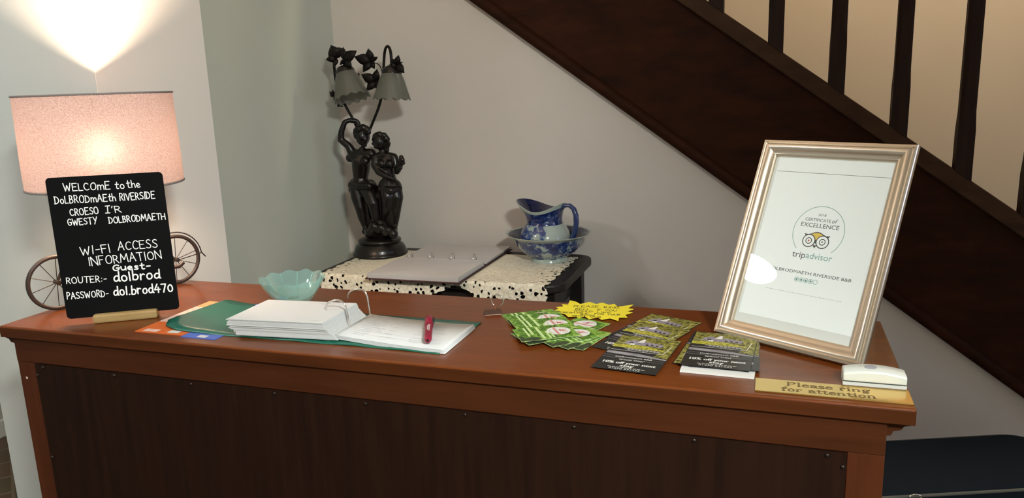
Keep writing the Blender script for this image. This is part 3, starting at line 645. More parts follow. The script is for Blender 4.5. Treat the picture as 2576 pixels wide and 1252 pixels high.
# right hand page: curved from the rings down to the cover
def page(dz):
    def fn(i, j):
        x = -.742 + .220 * i; ya = 1.155 - .016 * i; yb = 1.285 - .004 * i
        return (x, ya + (yb - ya) * j, DT + .0135 - .006 * math.sin(min(1, i * 1.25) * math.pi * .5) + .003 * max(0, i - .8) * 5 * .3 + dz)
    return fn
mb = MB()
for k in range(5):
    f = page(-.0016 * k); mb.grid(lambda i, j, f=f, k=k: (f(i, j)[0] + .0006 * k, f(i, j)[1] - .0003 * k, f(i, j)[2]), 24, 2)
pg = mesh_obj('open_page', mb, PAPER, smooth=60); so = pg.modifiers.new('solid', 'SOLIDIFY'); so.thickness = .0012; so.offset = -1
part('open_page', pg, None, gb)
mb = MB(); rnd = random.Random(5); f = page(.0005)
def pline(i0, i1, j, hj=.0045):
    for q in range(6):
        a = i0 + (i1 - i0) * q / 6; b = i0 + (i1 - i0) * (q + 1) / 6
        mb.add([f(a, j), f(b, j), f(b, j + hj), f(a, j + hj)], [(0, 1, 2, 3)])
for k in range(13):
    j = .93 - k * .066
    pline(.10, .10 + rnd.uniform(.10, .26), j)
    if k % 2: pline(.36, .36 + rnd.uniform(.06, .16), j - .02)
    if k not in (0, 5, 9): pline(.62 + rnd.uniform(-.02, .02), .62 + rnd.uniform(.1, .26), j + .01)
for j in (.80, .30, .18): pline(.12, .92, j, .002)
part('form_print', mb, INK, gb)
mb = MB().box(-.775, 1.19, DT + .0024, -.735, 1.30, DT + .0055).box(-.770, 1.158, DT + .0024, -.742, 1.165, DT + .010).tube([(-.756, 1.152, DT + .006), (-.756, 1.172, DT + .007)], .006, 10)
part('ring_mechanism', mb, CHROME, gb, smooth=40)
for y in (1.207, 1.287):
    pts = [(-.790, y, ZT + .001), (-.7895, y, ZT + .006), (-.786, y, ZT + .0125), (-.780, y, ZT + .0165), (-.772, y, ZT + .0195), (-.763, y, ZT + .0205), (-.756, y, ZT + .0195), (-.750, y, ZT + .015), (-.747, y, ZT + .007), (-.745, y, ZT - .01), (-.743, y, DT + .012)]
    part('ring', MB().tube(pts, .0019, 10), CHROME, gb, smooth=60)

# ------------------------------------------------------------------ pen
PF = Vector((-.5575, 1.153, DT + .0172)); PE = Vector((-.608, 1.270, DT + .0185)); ax = (PE - PF).normalized(); PL = (PE - PF).length
pn = thing('pen', 'maroon marker pen with white writing lying across the open form', 'pen', PF)
PFr = Fr(PF, Vector((ax.y, -ax.x, 0)), ax)
def along(prof):
    return MB().lathe(prof, F=lambda a, b, c: PFr(a, c, b), n=18)
part('barrel', along([(0, 0), (.0045, .0008), (.0062, .004), (.0070, .012), (.0072, PL * .62)]), PENR, pn, smooth=50)
part('cap', along([(.0075, PL * .62), (.0082, PL * .63), (.0084, PL * .9), (.0076, PL * .97), (.004, PL), (0, PL)]), PENR, pn, smooth=50)
part('clip', MB().box(.006, PL * .66, .002, .0105, PL * .90, .0055, PFr), PEND, pn, label='black clip', bevel=.0012)
part('end_plug', along([(0, -.0006), (.002, -.0005), (.0026, .0002)]), PEND, pn)
mb = MB()
for u, v0, v1 in ((-.0018, .30, .50), (-.0002, .28, .54), (.0016, .26, .54)):
    mb.face([(u, PL * v0), (u + .0008, PL * v0), (u + .0008, PL * v1), (u, PL * v1)], .0074, PFr)
part('white_print', mb, WHITEP, pn)

# ------------------------------------------------------------------ clip with a ring handle
bc = thing('bulldog_clip', 'small dark metal clip with a silver ring handle standing on the counter', 'clip', (-.520, 1.385, DT))
CF = flat(-.5215, 1.380, DT, R(24))
mb = MB().prism([(-.018, 0), (.018, 0), (.018, .0015), (-.018, .0015)], -.011, .011, Fr(CF(0, 0), CF.e, (0, 0, 1)))
mb.prism([(-.011, .001), (.011, .001), (.002, .009), (-.002, .009)], -.0165, .0165, Fr(CF(0, 0), CF.u, (0, 0, 1)))
part('jaws', mb, STEEL_D, bc, bevel=.0008)
part('ring_handle', MB().tube([(-.5125 + .0125 * math.cos(R(-55 + 290 * i / 28)), 1.384, DT + .0265 + .0125 * math.sin(R(-55 + 290 * i / 28))) for i in range(29)], .0013, 8), CHROME, bc, smooth=60)
part('rivet', MB().tube([(-.5165, 1.384, DT + .008), (-.5165, 1.384, DT + .014)], .0018, 8), mat('copper_rivet', (.45, .2, .1), rough=.3, metal=.9), bc)

# ================================================================== GLASS BOWL
gl = thing('glass_bowl', 'scalloped pale aqua glass bowl standing behind the green binder', 'bowl', (-.985, 1.385, DT))
def scal(th, i, r, z):
    t = max(0, (z - DT) / .062); return r * (1 + .022 * t * math.cos(11 * th)), DT + (z - DT) * .82 + .0026 * t * t * math.cos(11 * th)
prof = [(.012, .004), (.034, .0045), (.038, 0), (.041, .004), (.050, .018), (.060, .036), (.067, .052), (.070, .061), (.0685, .0615), (.064, .052), (.057, .037), (.047, .020), (.036, .008), (.012, .0065)]
part('bowl', MB().lathe([(r, DT + z) for r, z in prof], (-.985, 1.385, 0), 96, fn=scal, capb=False), AQUA, gl, smooth=70)
for k in range(11):
    a = 2 * math.pi * (k + .5) / 11
    mb = MB().tube([(-.985 + r * math.cos(a), 1.385 + r * math.sin(a), DT + z * .82) for r, z in ((.046, .019), (.0555, .037), (.0625, .052), (.0665, .058))], [.0006, .0012, .0016, .0012], 6)
    part('flute', mb, AQUA, gl, smooth=60)

# ================================================================== STARBURST CARD
SB = [(-.3959, 1.504), (-.38, 1.4957), (-.3684, 1.481), (-.3532, 1.5014), (-.3366, 1.4877), (-.3268, 1.5012), (-.3098, 1.4878), (-.301, 1.4981), (-.2908, 1.478), (-.2625, 1.5006), (-.2682, 1.4719), (-.257, 1.4689), (-.2659, 1.451), (-.2544, 1.4456), (-.266, 1.4275), (-.2586, 1.4114), (-.2742, 1.408), (-.2714, 1.3863), (-.2902, 1.3994), (-.3037, 1.3865), (-.3139, 1.3992), (-.3287, 1.386), (-.3398, 1.4012), (-.3503, 1.3887), (-.3556, 1.3977), (-.3708, 1.3918), (-.3811, 1.4076), (-.3984, 1.4144), (-.3938, 1.426), (-.4085, 1.4282), (-.4024, 1.4404), (-.4105, 1.4496), (-.3976, 1.4579), (-.4056, 1.4731), (-.392, 1.4731)]
SB = [(x * .994, y * .994) for x, y in SB]
sb = thing('starburst_card', 'fluorescent yellow starburst card handwritten in black, asking to ring for fresh milk', 'card', (-.33, 1.425, DT))
SF = flat(0, 0, DT + .0026)
mb = MB().prism(SB, 0, .0006, SF)
card = part('card', mb, YELLOW, sb)
mb = MB()
for t, a, b, h in (('PLEASE', (-.374, 1.4475), (-.325, 1.454), .0135), ('RING', (-.313, 1.452), (-.284, 1.456), .0135), ('BELL', (-.366, 1.431), (-.338, 1.433), .0105), ('IF', (-.323, 1.434), (-.316, 1.435), .0105), ('YOU', (-.307, 1.434), (-.285, 1.437), .0105),
                   ('WOULD', (-.366, 1.419), (-.330, 1.421), .0085), ('LIKE', (-.320, 1.4195), (-.293, 1.422), .0085), ('FRESH', (-.390, 1.403), (-.362, 1.406), .0085), ('MILK', (-.358, 1.406), (-.335, 1.407), .0085), ('FOR', (-.322, 1.407), (-.304, 1.4085), .0085), ('YOUR', (-.297, 1.4085), (-.273, 1.411), .0085),
                   ('ROOM', (-.347, 1.397), (-.321, 1.397), .007), ('FROM', (-.362, 1.388), (-.337, 1.389), .0065), ('OUR', (-.326, 1.388), (-.306, 1.389), .0065)):
    handwrite(mb, t, a, b, h, .0011, SF, .0009)
part('handwriting', mb, PENINK, sb, recalc=False)
# ================================================================== GREEN LEAFLET FAN
GW, GH = .074, .105
def green_proto():
    t = thing('green_leaflet', 'x', 'leaflet', (0, 0, 0), 0, 'fan of green leaflets')
    F0 = WORLD
    part('card', MB().box(0, 0, 0, GW, GH, .0005), LIMEP, t)
    part('leaf_picture', MB().face([(.0004, .0004), (GW - .0004, .0004), (GW - .0004, GH - .0004), (.0004, GH - .0004)], .0006, F0), LEAFP, t)
    mb = MB(); disc(mb, .066, .022, .009, F0, .00068, 0, 18, .016)
    mb.face([(.044, .001), (.073, .001), (.073, .006), (.060, .010), (.050, .008)], .00068, F0)
    part('dark_leaves', mb, mat('dark_green_print', (.035, .05, .025), rough=.5), t)
    mb = MB(); cx, cy = .036, .077
    disc(mb, cx, cy, .0215, F0, .0008, 0, 32)
    ribbon(mb, [(cx - .020, cy - .0045), (cx + .020, cy - .0045)], .0050, F0, .0009, 1)
    for q in range(9): ribbon(mb, [(cx - .018 + q * .0042, cy - .006), (cx - .017 + q * .0042, cy - .003)], .0010, F0, .0011, 2)
    for P in ([(cx - .006, cy + .002), (cx - .001, cy + .006), (cx + .001, cy + .013)], [(cx - .001, cy + .006), (cx + .005, cy + .008), (cx + .008, cy + .013)], [(cx - .002, cy + .003), (cx + .004, cy + .003)]):
        ribbon(mb, P, .0018, F0, .0011, 2)
    ring(mb, cx, cy, .0175, .0008, F0, .0011, 3, 25, 70); ring(mb, cx, cy, .0175, .0008, F0, .0011, 3, 110, 155); ring(mb, cx, cy, .0160, .0008, F0, .0011, 3, 215, 325)
    part('round_logo', mb, [WHITEP, mat('pale_red_print', (.62, .36, .33), rough=.6), REDP, mat('grey_print', (.45, .45, .43), rough=.6)], t, label='white round logo')
    for v, a, b, h in ((.040, .004, .070, .0052), (.026, .003, .044, .0048), (.018, .003, .052, .0040), (.052, .030, .072, .0038), (.059, .034, .070, .0034)):
        part('text_line', MB().face([(a, v), (b, v), (b, v + h), (a, v + h)], .0009, F0), LIMEP, t)
    return t
g0 = green_proto()
FAN = [(-.503, 1.377, -56, 'green leaflet at the back left of the fan, logo furthest from the viewer'),
       (-.3866, 1.289, -20, 'green leaflet at the far right edge of the fan, nearest the starburst card'),
       (-.367, 1.224, -15, 'green leaflet at the right front of the fan beside the black cards, logo covered'),
       (-.385, 1.238, -30, 'green leaflet whose white logo shows by itself at the right side of the fan'),
       (-.403, 1.252, -42, 'green leaflet whose edge cuts across the lone right hand logo of the fan'),
       (-.441, 1.2534, -46, 'green leaflet peeping out under the front of the topmost leaflet, sliver of logo showing'),
       (-.4825, 1.346, -57, 'green leaflet second from the back in the fan, below the hindmost logo'),
       (-.460, 1.311, -57, 'green leaflet third from the back in the fan, third logo down'),
       (-.443, 1.267, -58, 'green leaflet on top of the fan with the nearest fully visible white logo')]
for k, (x, y, a, lab) in enumerate(FAN):
    z = DT + .0003 + .0011 * k
    if k == 0: g0.location = (x, y, z); g0.rotation_euler = (0, 0, R(a)); g0['label'] = lab
    else: dup(g0, (x, y, z), R(a), lab)

# ================================================================== CHARCOAL DISCOUNT CARDS
CW, CL = .105, .168
def house(mb, F, x, y, s, w):          # little printed picture of a house among trees
    mb.face([(x + a * s, y + b * s) for a, b in ((-.34, 0), (.62, -.02), (.66, .17), (.14, .30), (-.02, .24), (-.14, .38), (-.36, .19))], w, F, 0)
    mb.face([(x + a * s, y + b * s) for a, b in ((-.07, .18), (.12, .20), (.11, .46), (.05, .46))], w + .00012, F, 1)
    mb.face([(x + a * s, y + b * s) for a, b in ((-.24, .08), (-.14, .08), (-.14, .15), (-.24, .15))], w + .00012, F, 2)
    for q in (.2, .33, .46): mb.face([(x + (q + a) * s, y + b * s) for a, b in ((0, .02), (.07, .02), (.07, .10), (0, .10))], w + .00012, F, 2)
    mb.face([(x + a * s, y + b * s) for a, b in ((-.20, -.05), (-.08, -.05), (-.08, .07), (-.20, .07))], w + .00012, F, 1)
def offer_proto():
    t = thing('discount_card', 'x', 'card', (0, 0, 0), 0, 'charcoal discount cards'); F = WORLD
    part('card', MB().box(0, 0, 0, CW, CL, .0005), CARDK, t)
    part('tree_picture', MB().face([(.001, .118), (.088, .116), (.080, .076), (CW - .001, .072), (CW - .001, CL - .001), (.001, CL - .001)], .0006, F), TREES, t)
    part('grass_picture', MB().face([(.001, .104), (.05, .1035), (.09, .1045), (.088, .110), (.05, .122), (.001, .118)], .00072, F), GRASSP, t)
    mb = MB(); house(mb, F, .040, .123, .066, .00085); part('house_picture', mb, [HOUSEP, GABLE, CARDK], t)
    part('fence_picture', MB().add([F(*p, .001) for p in ((.002, .127), (.036, .1225), (.036, .1235), (.002, .128))], [(0, 1, 2, 3)]), PALEP, t)
    part('road_picture', MB().face([(.001, .073), (CW - .001, .064), (CW - .001, .068), (.06, .080), (.001, .084)], .0006, F), ROAD, t)
    mb = MB()
    for y_ in (.0625, .0535): mb.face([(.001, y_), (CW - .001, y_ - .006), (CW - .001, y_ - .0054), (.001, y_ + .0010)], .0007, F, 1)
    for P in ([(.004, .0905), (.092, .0895)], [(.092, .0895), (.097, .128)]): ribbon(mb, P, .0013, F, .0009)
    for y, a, b in ((.0995, .024, .082), (.0955, .030, .080)):
        u = a
        while u < b: mb.face([(u, y), (u + .005, y), (u + .005, y + .0018), (u, y + .0018)], .0009, F); u += .0062
    put(mb, typed('Dolbrodmaeth B&B', F, CW / 2, .0560, .060, .0009, height=.0062, align='C'))
    put(mb, typed('Special Offer', F, CW / 2, .0445, .042, .0009, height=.0058, align='C'))
    for dx in (0, .0005, .0010): put(mb, typed('10% off your next', F, CW / 2 + dx, .0275, .086, .0009, height=.0098, align='C'))
    for dx in (0, .0005, .0010): put(mb, typed('stay', F, CW / 2 + dx, .0165, .022, .0009, height=.0092, align='C'))
    for k in range(9): mb.face([(.024 + k * .0068, .0112), (.0296 + k * .0068, .0112), (.0296 + k * .0068, .0126), (.024 + k * .0068, .0126)], .0009, F)
    put(mb, typed('01650 531333', F, CW / 2, .0035, .050, .0009, height=.0056, align='C'))
    part('white_lettering', mb, [WHITEP, ROAD], t)
    return t
of = offer_proto()
def place(proto, x, y, a, z, lab, used={}):
    if proto.name not in used: used[proto.name] = 1; proto.location = (x, y, z); proto.rotation_euler = (0, 0, R(a)); proto['label'] = lab
    else: dup(proto, (x, y, z), R(a), lab)
place(of, -.277, 1.288, -21, DT + .0003, 'charcoal card with house picture lying furthest back in the left pile')
place(of, -.2870, 1.2290, -19, DT + .0014, 'charcoal card in the middle of the left pile, partly under the nearest card')
place(of, -.2664, 1.1335, -6.8, DT + .0025, 'charcoal 10% off card on top of the left pile, nearest the counter edge')
# the right hand pile
t = thing('blank_card', 'plain white card at the bottom of the right hand pile of black cards', 'card', (-.075, 1.145, DT), 0)
WF = flat(-.1295, 1.1495, DT + .0002, R(-2.0))
part('card', MB().box(0, 0, 0, .110, .150, .003, WF), WHITEP, t)
place(of, -.0215, 1.3335, 174, DT + .0036, 'charcoal card turned round in the right pile, its olive corner showing at lower left')
place(of, -.117, 1.165, 1.5, DT + .0050, 'charcoal card just below the top of the right hand pile')
place(of, -.1310, 1.1665, -3.0, DT + .0064, 'charcoal 10% off card on top of the right pile in front of the picture frame')

# ================================================================== PICTURE FRAME WITH CERTIFICATE
fth, fln = -.5284, .4223
fe = Vector((math.cos(fth), math.sin(fth), 0)); fn_ = Vector((-math.sin(fth), math.cos(fth), 0)); fu = Vector((0, 0, math.cos(fln))) + fn_ * math.sin(fln)
PFm = Fr((-.0949, 1.3479, EYE - .440), fe, fu); FW, FH = .2648, .3583
pf_t = thing('picture_frame', 'champagne metal picture frame holding a white award certificate, leaning back on the counter', 'picture frame', PFm(FW / 2, 0))
prof = [(.001, -.0115), (0, -.010), (0, -.002), (.0012, 0), (.0045, .0008), (.0058, -.0006), (.0066, -.0014), (.0078, -.0002), (.0092, .0022), (.012, .0028), (.0155, .0016), (.019, -.001), (.0225, -.0035), (.0245, -.0035), (.026, -.0045), (.0285, -.0058), (.0291, -.0075), (.0291, -.0095)]
for side in range(4):                # four mitred lengths of moulding
    mb = MB(); vs = []
    for d, w_ in prof:
        cs = [(d, d), (FW - d, d), (FW - d, FH - d), (d, FH - d)]; a = cs[side]; b = cs[(side + 1) % 4]
        for i in range(9): vs.append(PFm(a[0] + (b[0] - a[0]) * i / 8, a[1] + (b[1] - a[1]) * i / 8, w_))
    n = len(prof); mb.add(vs, [(r * 9 + i, r * 9 + i + 1, ((r + 1) % n) * 9 + i + 1, ((r + 1) % n) * 9 + i) for r in range(n) for i in range(8)] + [tuple(r * 9 for r in range(n)), tuple(r * 9 + 8 for r in range(n))[::-1]])
    part('frame_moulding', mb, GOLD, pf_t, smooth=42)
part('back_board', MB().box(.006, .006, -.0114, FW - .006, FH - .006, -.0090, PFm), mat('brown_backing', (.12, .08, .05), rough=.8), pf_t)
part('mount', MB().box(.02, .02, -.0090, FW - .02, FH - .02, -.0087, PFm), MOUNT, pf_t)
ce = part('certificate', MB().box(.034, .0448, -.0087, .2357, .3300, -.0083, PFm), CERT, pf_t)
part('glass_pane', MB().box(.0285, .0285, -.0078, FW - .0285, FH - .0285, -.0068, PFm), GLASS, pf_t)
ez = DT + .0005; 
mid = PFm(FW / 2, FH * .62, -.012); foot = mid + fn_ * .10; foot.z = ez + .001
EF = Fr(mid, fe, (foot - mid)); el = (foot - mid).length
part('easel_strut', MB().prism([(-.014, 0), (.014, 0), (.028, el), (-.028, el)], -.0012, .0012, EF), mat('brown_backing', (.12, .08, .05)), pf_t)
W0 = -.0082
mb = MB().face([(.0363, .3033), (.2357, .3036), (.2357, .3042), (.0363, .3039)], W0, PFm, 0)
put(mb, typed('2018', PFm, .1383, .2302, .0137, W0, height=.0042, align='C'), 0)
put(mb, typed('CERTIFICATE', PFm, .1109, .2206, .0445, W0, height=.0055), 0); put(mb, typed('of', PFm, .1575, .2206, .0095, W0, shear=.3), 0)
put(mb, typed('EXCELLENCE', PFm, .1056, .2102, .0663, W0, height=.0075), 0)
put(mb, typed('trip', PFm, .1038, .1562, .0232, W0, height=.0112), 0)
put(mb, typed('advisor', PFm, .1282, .1565, .0450, W0, height=.0112), 1)
put(mb, typed('DOLBRODMAETH RIVERSIDE B&B', PFm, .0672, .1288, .1457, W0, height=.0054), 0)
ring(mb, .1385, .203, .0440, .0010, PFm, W0, 1, -46, 226, 64)
for k in range(5):
    ring(mb, .1226 + .0082 * k, .1191, .0036, .0008, PFm, W0, 1)
    if k < 4: disc(mb, .1226 + .0082 * k, .1191, .0018, PFm, W0, 2)
u = .0723
rr = random.Random(2)
while u < .206:
    l = rr.uniform(.002, .006); mb.face([(u, .0950), (u + l, .0950), (u + l, .0958), (u, .0958)], W0, PFm, 4); u += l + .0016
part('certificate_print', mb, [INK_D, TEAL, TEAL_D, OWLY, mat('faint_ink', (.5, .51, .52))], pf_t)
mb = MB()      # owl emblem
ol = [(.1159, .1985), (.1225, .1975)] + arc(.1385, .1865, .0165, 128, 52, 12) + [(.1545, .1975), (.1612, .1985), (.1568, .1925), (.1385, .183), (.1205, .1925)]
mb.face(ol, W0, PFm, 0)
mb.face(arc(.1385, .1850, .0163, 132, 48, 12) + [(.1462, .1945), (.1388, .1885), (.1315, .1945)], W0 + .0001, PFm, 1)
for cx, q in ((.1264, 2), (.1501, 4)):
    disc(mb, cx, .1867, .0114, PFm, W0 + .0002, 0, 32); disc(mb, cx, .1867, .0098, PFm, W0 + .0003, 3, 32)
    disc(mb, cx, .1867, .0056, PFm, W0 + .0004, 0, 28); disc(mb, cx, .1867, .0042, PFm, W0 + .0005, 3, 28); disc(mb, cx, .1867, .0017, PFm, W0 + .0006, q, 16)
mb.face([(.1350, .1800), (.1420, .1800), (.1385, .1750)], W0 + .0004, PFm, 0)
part('owl_emblem', mb, [INK_D, OWLY, OWLR, CERT, INK], pf_t)

# ================================================================== BRASS PLATE AND BELL PUSH
bp = thing('brass_plate', 'polished brass plate engraved please ring for attention at the front edge of the counter', 'sign', (.086, 1.123, DT))
part('plate', MB().box(-.0178, 1.0985, DT, .1893, 1.1485, DT + .0022), BRASS, bp, bevel=.0006)
SER = {  # heavy serif lower case: (thick?, points); pen widths by stroke
 'P': (.66, [(1, (.14, 0), (.14, 1)), (2, (.14, 1), (.42, 1)), (1, (.56, .62), (.56, .9)), (2, (.42, .52), (.14, .52)), (2, (.42, 1), (.56, .9)), (2, (.42, .52), (.56, .62)), (3, .14, 0), (3, .10, 1)]),
 'l': (.34, [(1, (.17, 0), (.17, 1)), (3, .17, 0), (4, .09, 1)]),
 'e': (.52, [(1, (.10, .14), (.10, .50)), (2, (.10, .5), (.26, .64)), (2, (.26, .64), (.42, .52)), (2, (.1, .34), (.44, .34)), (1, (.44, .36), (.44, .5)), (2, (.1, .14), (.28, .01)), (2, (.28, .01), (.48, .12))]),
 'a': (.54, [(1, (.40, .04), (.40, .5)), (2, (.40, .5), (.24, .64)), (2, (.24, .64), (.08, .54)), (1, (.09, .1), (.09, .24)), (2, (.09, .24), (.4, .38)), (2, (.09, .1), (.22, .0)), (2, (.22, 0), (.4, .1)), (2, (.4, .04), (.54, .01)), (5, .1, .5)]),
 's': (.44, [(1, (.10, .42), (.10, .54)), (2, (.1, .56), (.24, .64)), (2, (.24, .64), (.38, .54)), (6, (.10, .44), (.36, .22)), (1, (.36, .1), (.36, .2)), (2, (.36, .08), (.22, 0)), (2, (.22, 0), (.06, .1))]),
 'r': (.46, [(1, (.13, 0), (.13, .62)), (2, (.13, .46), (.3, .64)), (5, .36, .54), (3, .13, 0), (4, .06, .62)]),
 'i': (.32, [(1, (.16, 0), (.16, .62)), (3, .16, 0), (4, .08, .62), (5, .16, .9)]),
 'n': (.64, [(1, (.13, 0), (.13, .62)), (2, (.13, .48), (.34, .64)), (1, (.46, 0), (.46, .5)), (2, (.34, .64), (.46, .5)), (3, .13, 0), (3, .48, 0), (4, .06, .62)]),
 'g': (.52, [(1, (.10, .30), (.10, .52)), (1, (.38, .30), (.38, .52)), (2, (.1, .52), (.24, .64)), (2, (.24, .64), (.38, .52)), (2, (.1, .3), (.24, .2)), (2, (.24, .2), (.38, .3)), (2, (.1, .2), (.12, .08)), (6, (.12, .06), (.42, 0)), (2, (.44, 0), (.36, -.2)), (2, (.36, -.2), (.1, -.2)), (2, (.1, -.2), (.06, -.06)), (5, .48, .6)]),
 'f': (.40, [(1, (.16, 0), (.16, .84)), (2, (.16, .84), (.3, 1)), (5, .36, .9), (2, (0, .6), (.34, .6)), (3, .16, 0)]),
 'o': (.54, [(1, (.10, .14), (.10, .5)), (1, (.42, .14), (.42, .5)), (2, (.1, .5), (.26, .64)), (2, (.26, .64), (.42, .5)), (2, (.1, .14), (.26, 0)), (2, (.26, 0), (.42, .14))]),
 't': (.38, [(1, (.16, .08), (.16, .84)), (2, (0, .6), (.34, .6)), (2, (.16, .08), (.26, 0)), (2, (.26, 0), (.36, .1))]),
 ' ': (.36, [])}
def serif(mb, text, u, v, width, h, F, w):
    tot = sum(SER[c][0] for c in text); sx = width / tot; x = u; T = .068 * sx * 2; t = .05 * h
    for c in text:
        g, st = SER[c]
        for s in st:
            k = s[0]
            if k in (1, 2, 6):
                a, b = s[1], s[2]; P = [(x + a[0] * sx, v + a[1] * h), (x + b[0] * sx, v + b[1] * h)]
                if k == 1: mb.face([(P[0][0] - T / 2, P[0][1]), (P[0][0] + T / 2, P[0][1]), (P[1][0] + T / 2, P[1][1]), (P[1][0] - T / 2, P[1][1])], w, F)
                else: ribbon(mb, P, t * (1.7 if k == 2 else 3), F, w)
            elif k == 3: cx, cy = x + s[1] * sx, v + s[2] * h + (-t * .8 if s[2] > .5 else 0); mb.face([(cx - T, cy), (cx + T, cy), (cx + T, cy + t * .9), (cx - T, cy + t * .9)], w, F)
            elif k == 4: cx, cy = x + s[1] * sx, v + s[2] * h; mb.face([(cx - T * .5, cy - t), (cx + T * .9, cy - t), (cx + T * .9, cy), (cx - T * .5, cy)], w, F)
            elif k == 5: disc(mb, x + s[1] * sx, v + s[2] * h, T * .55, F, w, 0, 12, t * 1.9)
        x += g * sx
mb = MB(); BFr = flat(0, 0, DT + .0024)
serif(mb, 'Please ring', .0255, 1.1265, .112, .0150, BFr, 0)
serif(mb, 'for attention', .0185, 1.1065, .126, .0150, BFr, 0)
part('engraved_lettering', mb, BRASS_INK, bp)

bl = thing('bell_push', 'white plastic bell push with a grey button, behind the brass plate', 'bell push', (.1455, 1.170, DT))
bx0, bx1, by0, by1 = .1036, .1878, 1.1555, 1.188
def bell(z0, z1, crown, name, m, inset=0):
    mb = MB(); n = 20; vs = []
    for j, y in enumerate((by0 + inset, by0 + inset + .004, by1 - inset - .004, by1 - inset)):
        for i in range(n + 1):
            t = i / n; x = bx0 + inset + (bx1 - bx0 - 2 * inset) * t
            zt = z1 + crown * (1 - (2 * t - 1) ** 2) - (.0025 if j in (0, 3) and crown else 0)
            vs += [(x, y, z0), (x, y, zt)]
    st_ = 2 * (n + 1); fs = []
    for j in range(3):
        for i in range(n):
            a = j * st_ + 2 * i; b = a + 2; c_ = a + st_; d = c_ + 2
            fs += [(a + 1, b + 1, d + 1, c_ + 1), (a, c_, d, b)]
        fs += [(j * st_, j * st_ + 1, (j + 1) * st_ + 1, (j + 1) * st_), (j * st_ + 2 * n, (j + 1) * st_ + 2 * n, (j + 1) * st_ + 2 * n + 1, j * st_ + 2 * n + 1)]
    for i in range(n): fs += [(2 * i, 2 * i + 2, 2 * i + 3, 2 * i + 1), (3 * st_ + 2 * i, 3 * st_ + 2 * i + 1, 3 * st_ + 2 * i + 3, 3 * st_ + 2 * i + 2)]
    mb.add(vs, fs); part(name, mb, m, bl, smooth=35, bevel=.0018 if crown else 0)
bell(DT, DT + .0050, 0, 'base', PLASTIC)
bell(DT + .0050, DT + .0058, 0, 'seam', DARKGAP, .0006)
bell(DT + .0058, DT + .0190, .0052, 'cover', PLASTIC)
part('button', MB().lathe([(.0085, .0), (.0085, .0008), (.007, .0012), (0, .0013)], (.141, 1.1715, DT + .0237), 24, fn=lambda th, i, r, z: (r, z)), GREYP, bl, label='grey round button', smooth=50)

# ================================================================== HALL TABLE, LACE CLOTH, PRICE BINDER
ht = thing('hall_table', 'small dark wooden hall table with rounded corners standing against the back wall', 'table', (-1.03, 2.40, 0))
tx0, tx1, ty0, ty1 = -1.468, -.600, 2.185, 2.635
poly = []
for cx, cy, a0, r in ((tx1 - .06, ty0 + .06, -90, .06), (tx1 - .06, ty1 - .06, 0, .06), (tx0 + .02, ty1 - .02, 90, .02), (tx0 + .02, ty0 + .02, 180, .02)): poly += arc(cx, cy, r, a0, a0 + 90, 8)
part('table_top', MB().prism(poly, -.028, 0, flat(0, 0, TT)), TABW, ht, bevel=.006)
part('apron', MB().box(tx0 + .05, ty0 + .04, TT - .12, tx1 - .06, ty0 + .06, TT - .028).box(tx0 + .05, ty1 - .06, TT - .12, tx1 - .06, ty1 - .04, TT - .028)
     .box(tx0 + .05, ty0 + .06, TT - .12, tx0 + .07, ty1 - .06, TT - .028).box(tx1 - .08, ty0 + .06, TT - .12, tx1 - .06, ty1 - .06, TT - .028), TABW, ht)
for x in (tx0 + .03, tx1 - .075):
    for y in (ty0 + .03, ty1 - .075):
        mb = MB(); b = .022; a = .014
        mb.add([(x + .022 + s * q, y + .022 + t_ * q, z) for z, q in ((0, a), (TT - .13, b), (TT - .028, b)) for s, t_ in ((-1, -1), (1, -1), (1, 1), (-1, 1))],
               [(3, 2, 1, 0), (8, 9, 10, 11)] + [(r * 4 + i, r * 4 + (i + 1) % 4, r * 4 + 4 + (i + 1) % 4, r * 4 + 4 + i) for r in (0, 1) for i in range(4)])
        part('leg', mb, TABW, ht, bevel=.003)
# lace runner: lies on the top and hangs over the front edge with a wavy scalloped hem
cx0, cx1 = -1.438, -.645
def hem(i):
    x = cx0 + (cx1 - cx0) * i
    h = .085 + .02 * math.sin(i * 9) - .060 * math.exp(-((x + .93) / .085) ** 2) + .035 * math.exp(-((i - 1) / .14) ** 2)
    return h + .006 * abs(math.sin(i * 46))
NV = 60
def lace(i, j):
    x = cx0 + (cx1 - cx0) * i; x += .010 * (1 - j) * (i - .5) * 0 + .004 * math.sin(j * 60) * (1 if i > .985 or i < .015 else 0)
    if j < .30:                     # hanging part, from the hem up
        t = j / .30; hgt = hem(i) * (1 - t)
        y = ty0 - .006 - .006 * math.sin(i * 26 + 1) * (1 - t) - .004 * (1 - t); z = TT + .0025 - hgt - (0 if t < 1 else 0)
        k = max(0, (t - .9) / .1); return (x, y + k * .004, z)
    t = (j - .30) / .70
    return (x, ty0 - .002 + t * (2.575 - ty0), TT + .0025 + (.0008 * math.sin(i * 90) * math.sin(t * 70)))
mb = MB().grid(lace, 150, NV)
lc = mesh_obj('lace_tablecloth', mb, LACE, smooth=70)
uvl = lc.data.uv_layers.new(name='uv'); edg = lc.data.uv_layers.new(name='edge'); uvl = lc.data.uv_layers['uv']; uvl.active = True
for li, lp in enumerate(lc.data.loops):
    co = lc.data.vertices[lp.vertex_index].co
    v = (co.y - ty0) if co.z > TT + .0012 else -(TT + .0025 - co.z)
    uvl.data[li].uv = (co.x + 2, v + .10)
    edg.data[li].uv = (max(0, min(v + .085, (co.x - cx0) + .03, (cx1 - co.x) + .03)), 0)
so = lc.modifiers.new('solid', 'SOLIDIFY'); so.thickness = .0012; so.offset = 1
tag(lc, 'cream crochet lace tablecloth draped over the dark hall table', 'tablecloth')

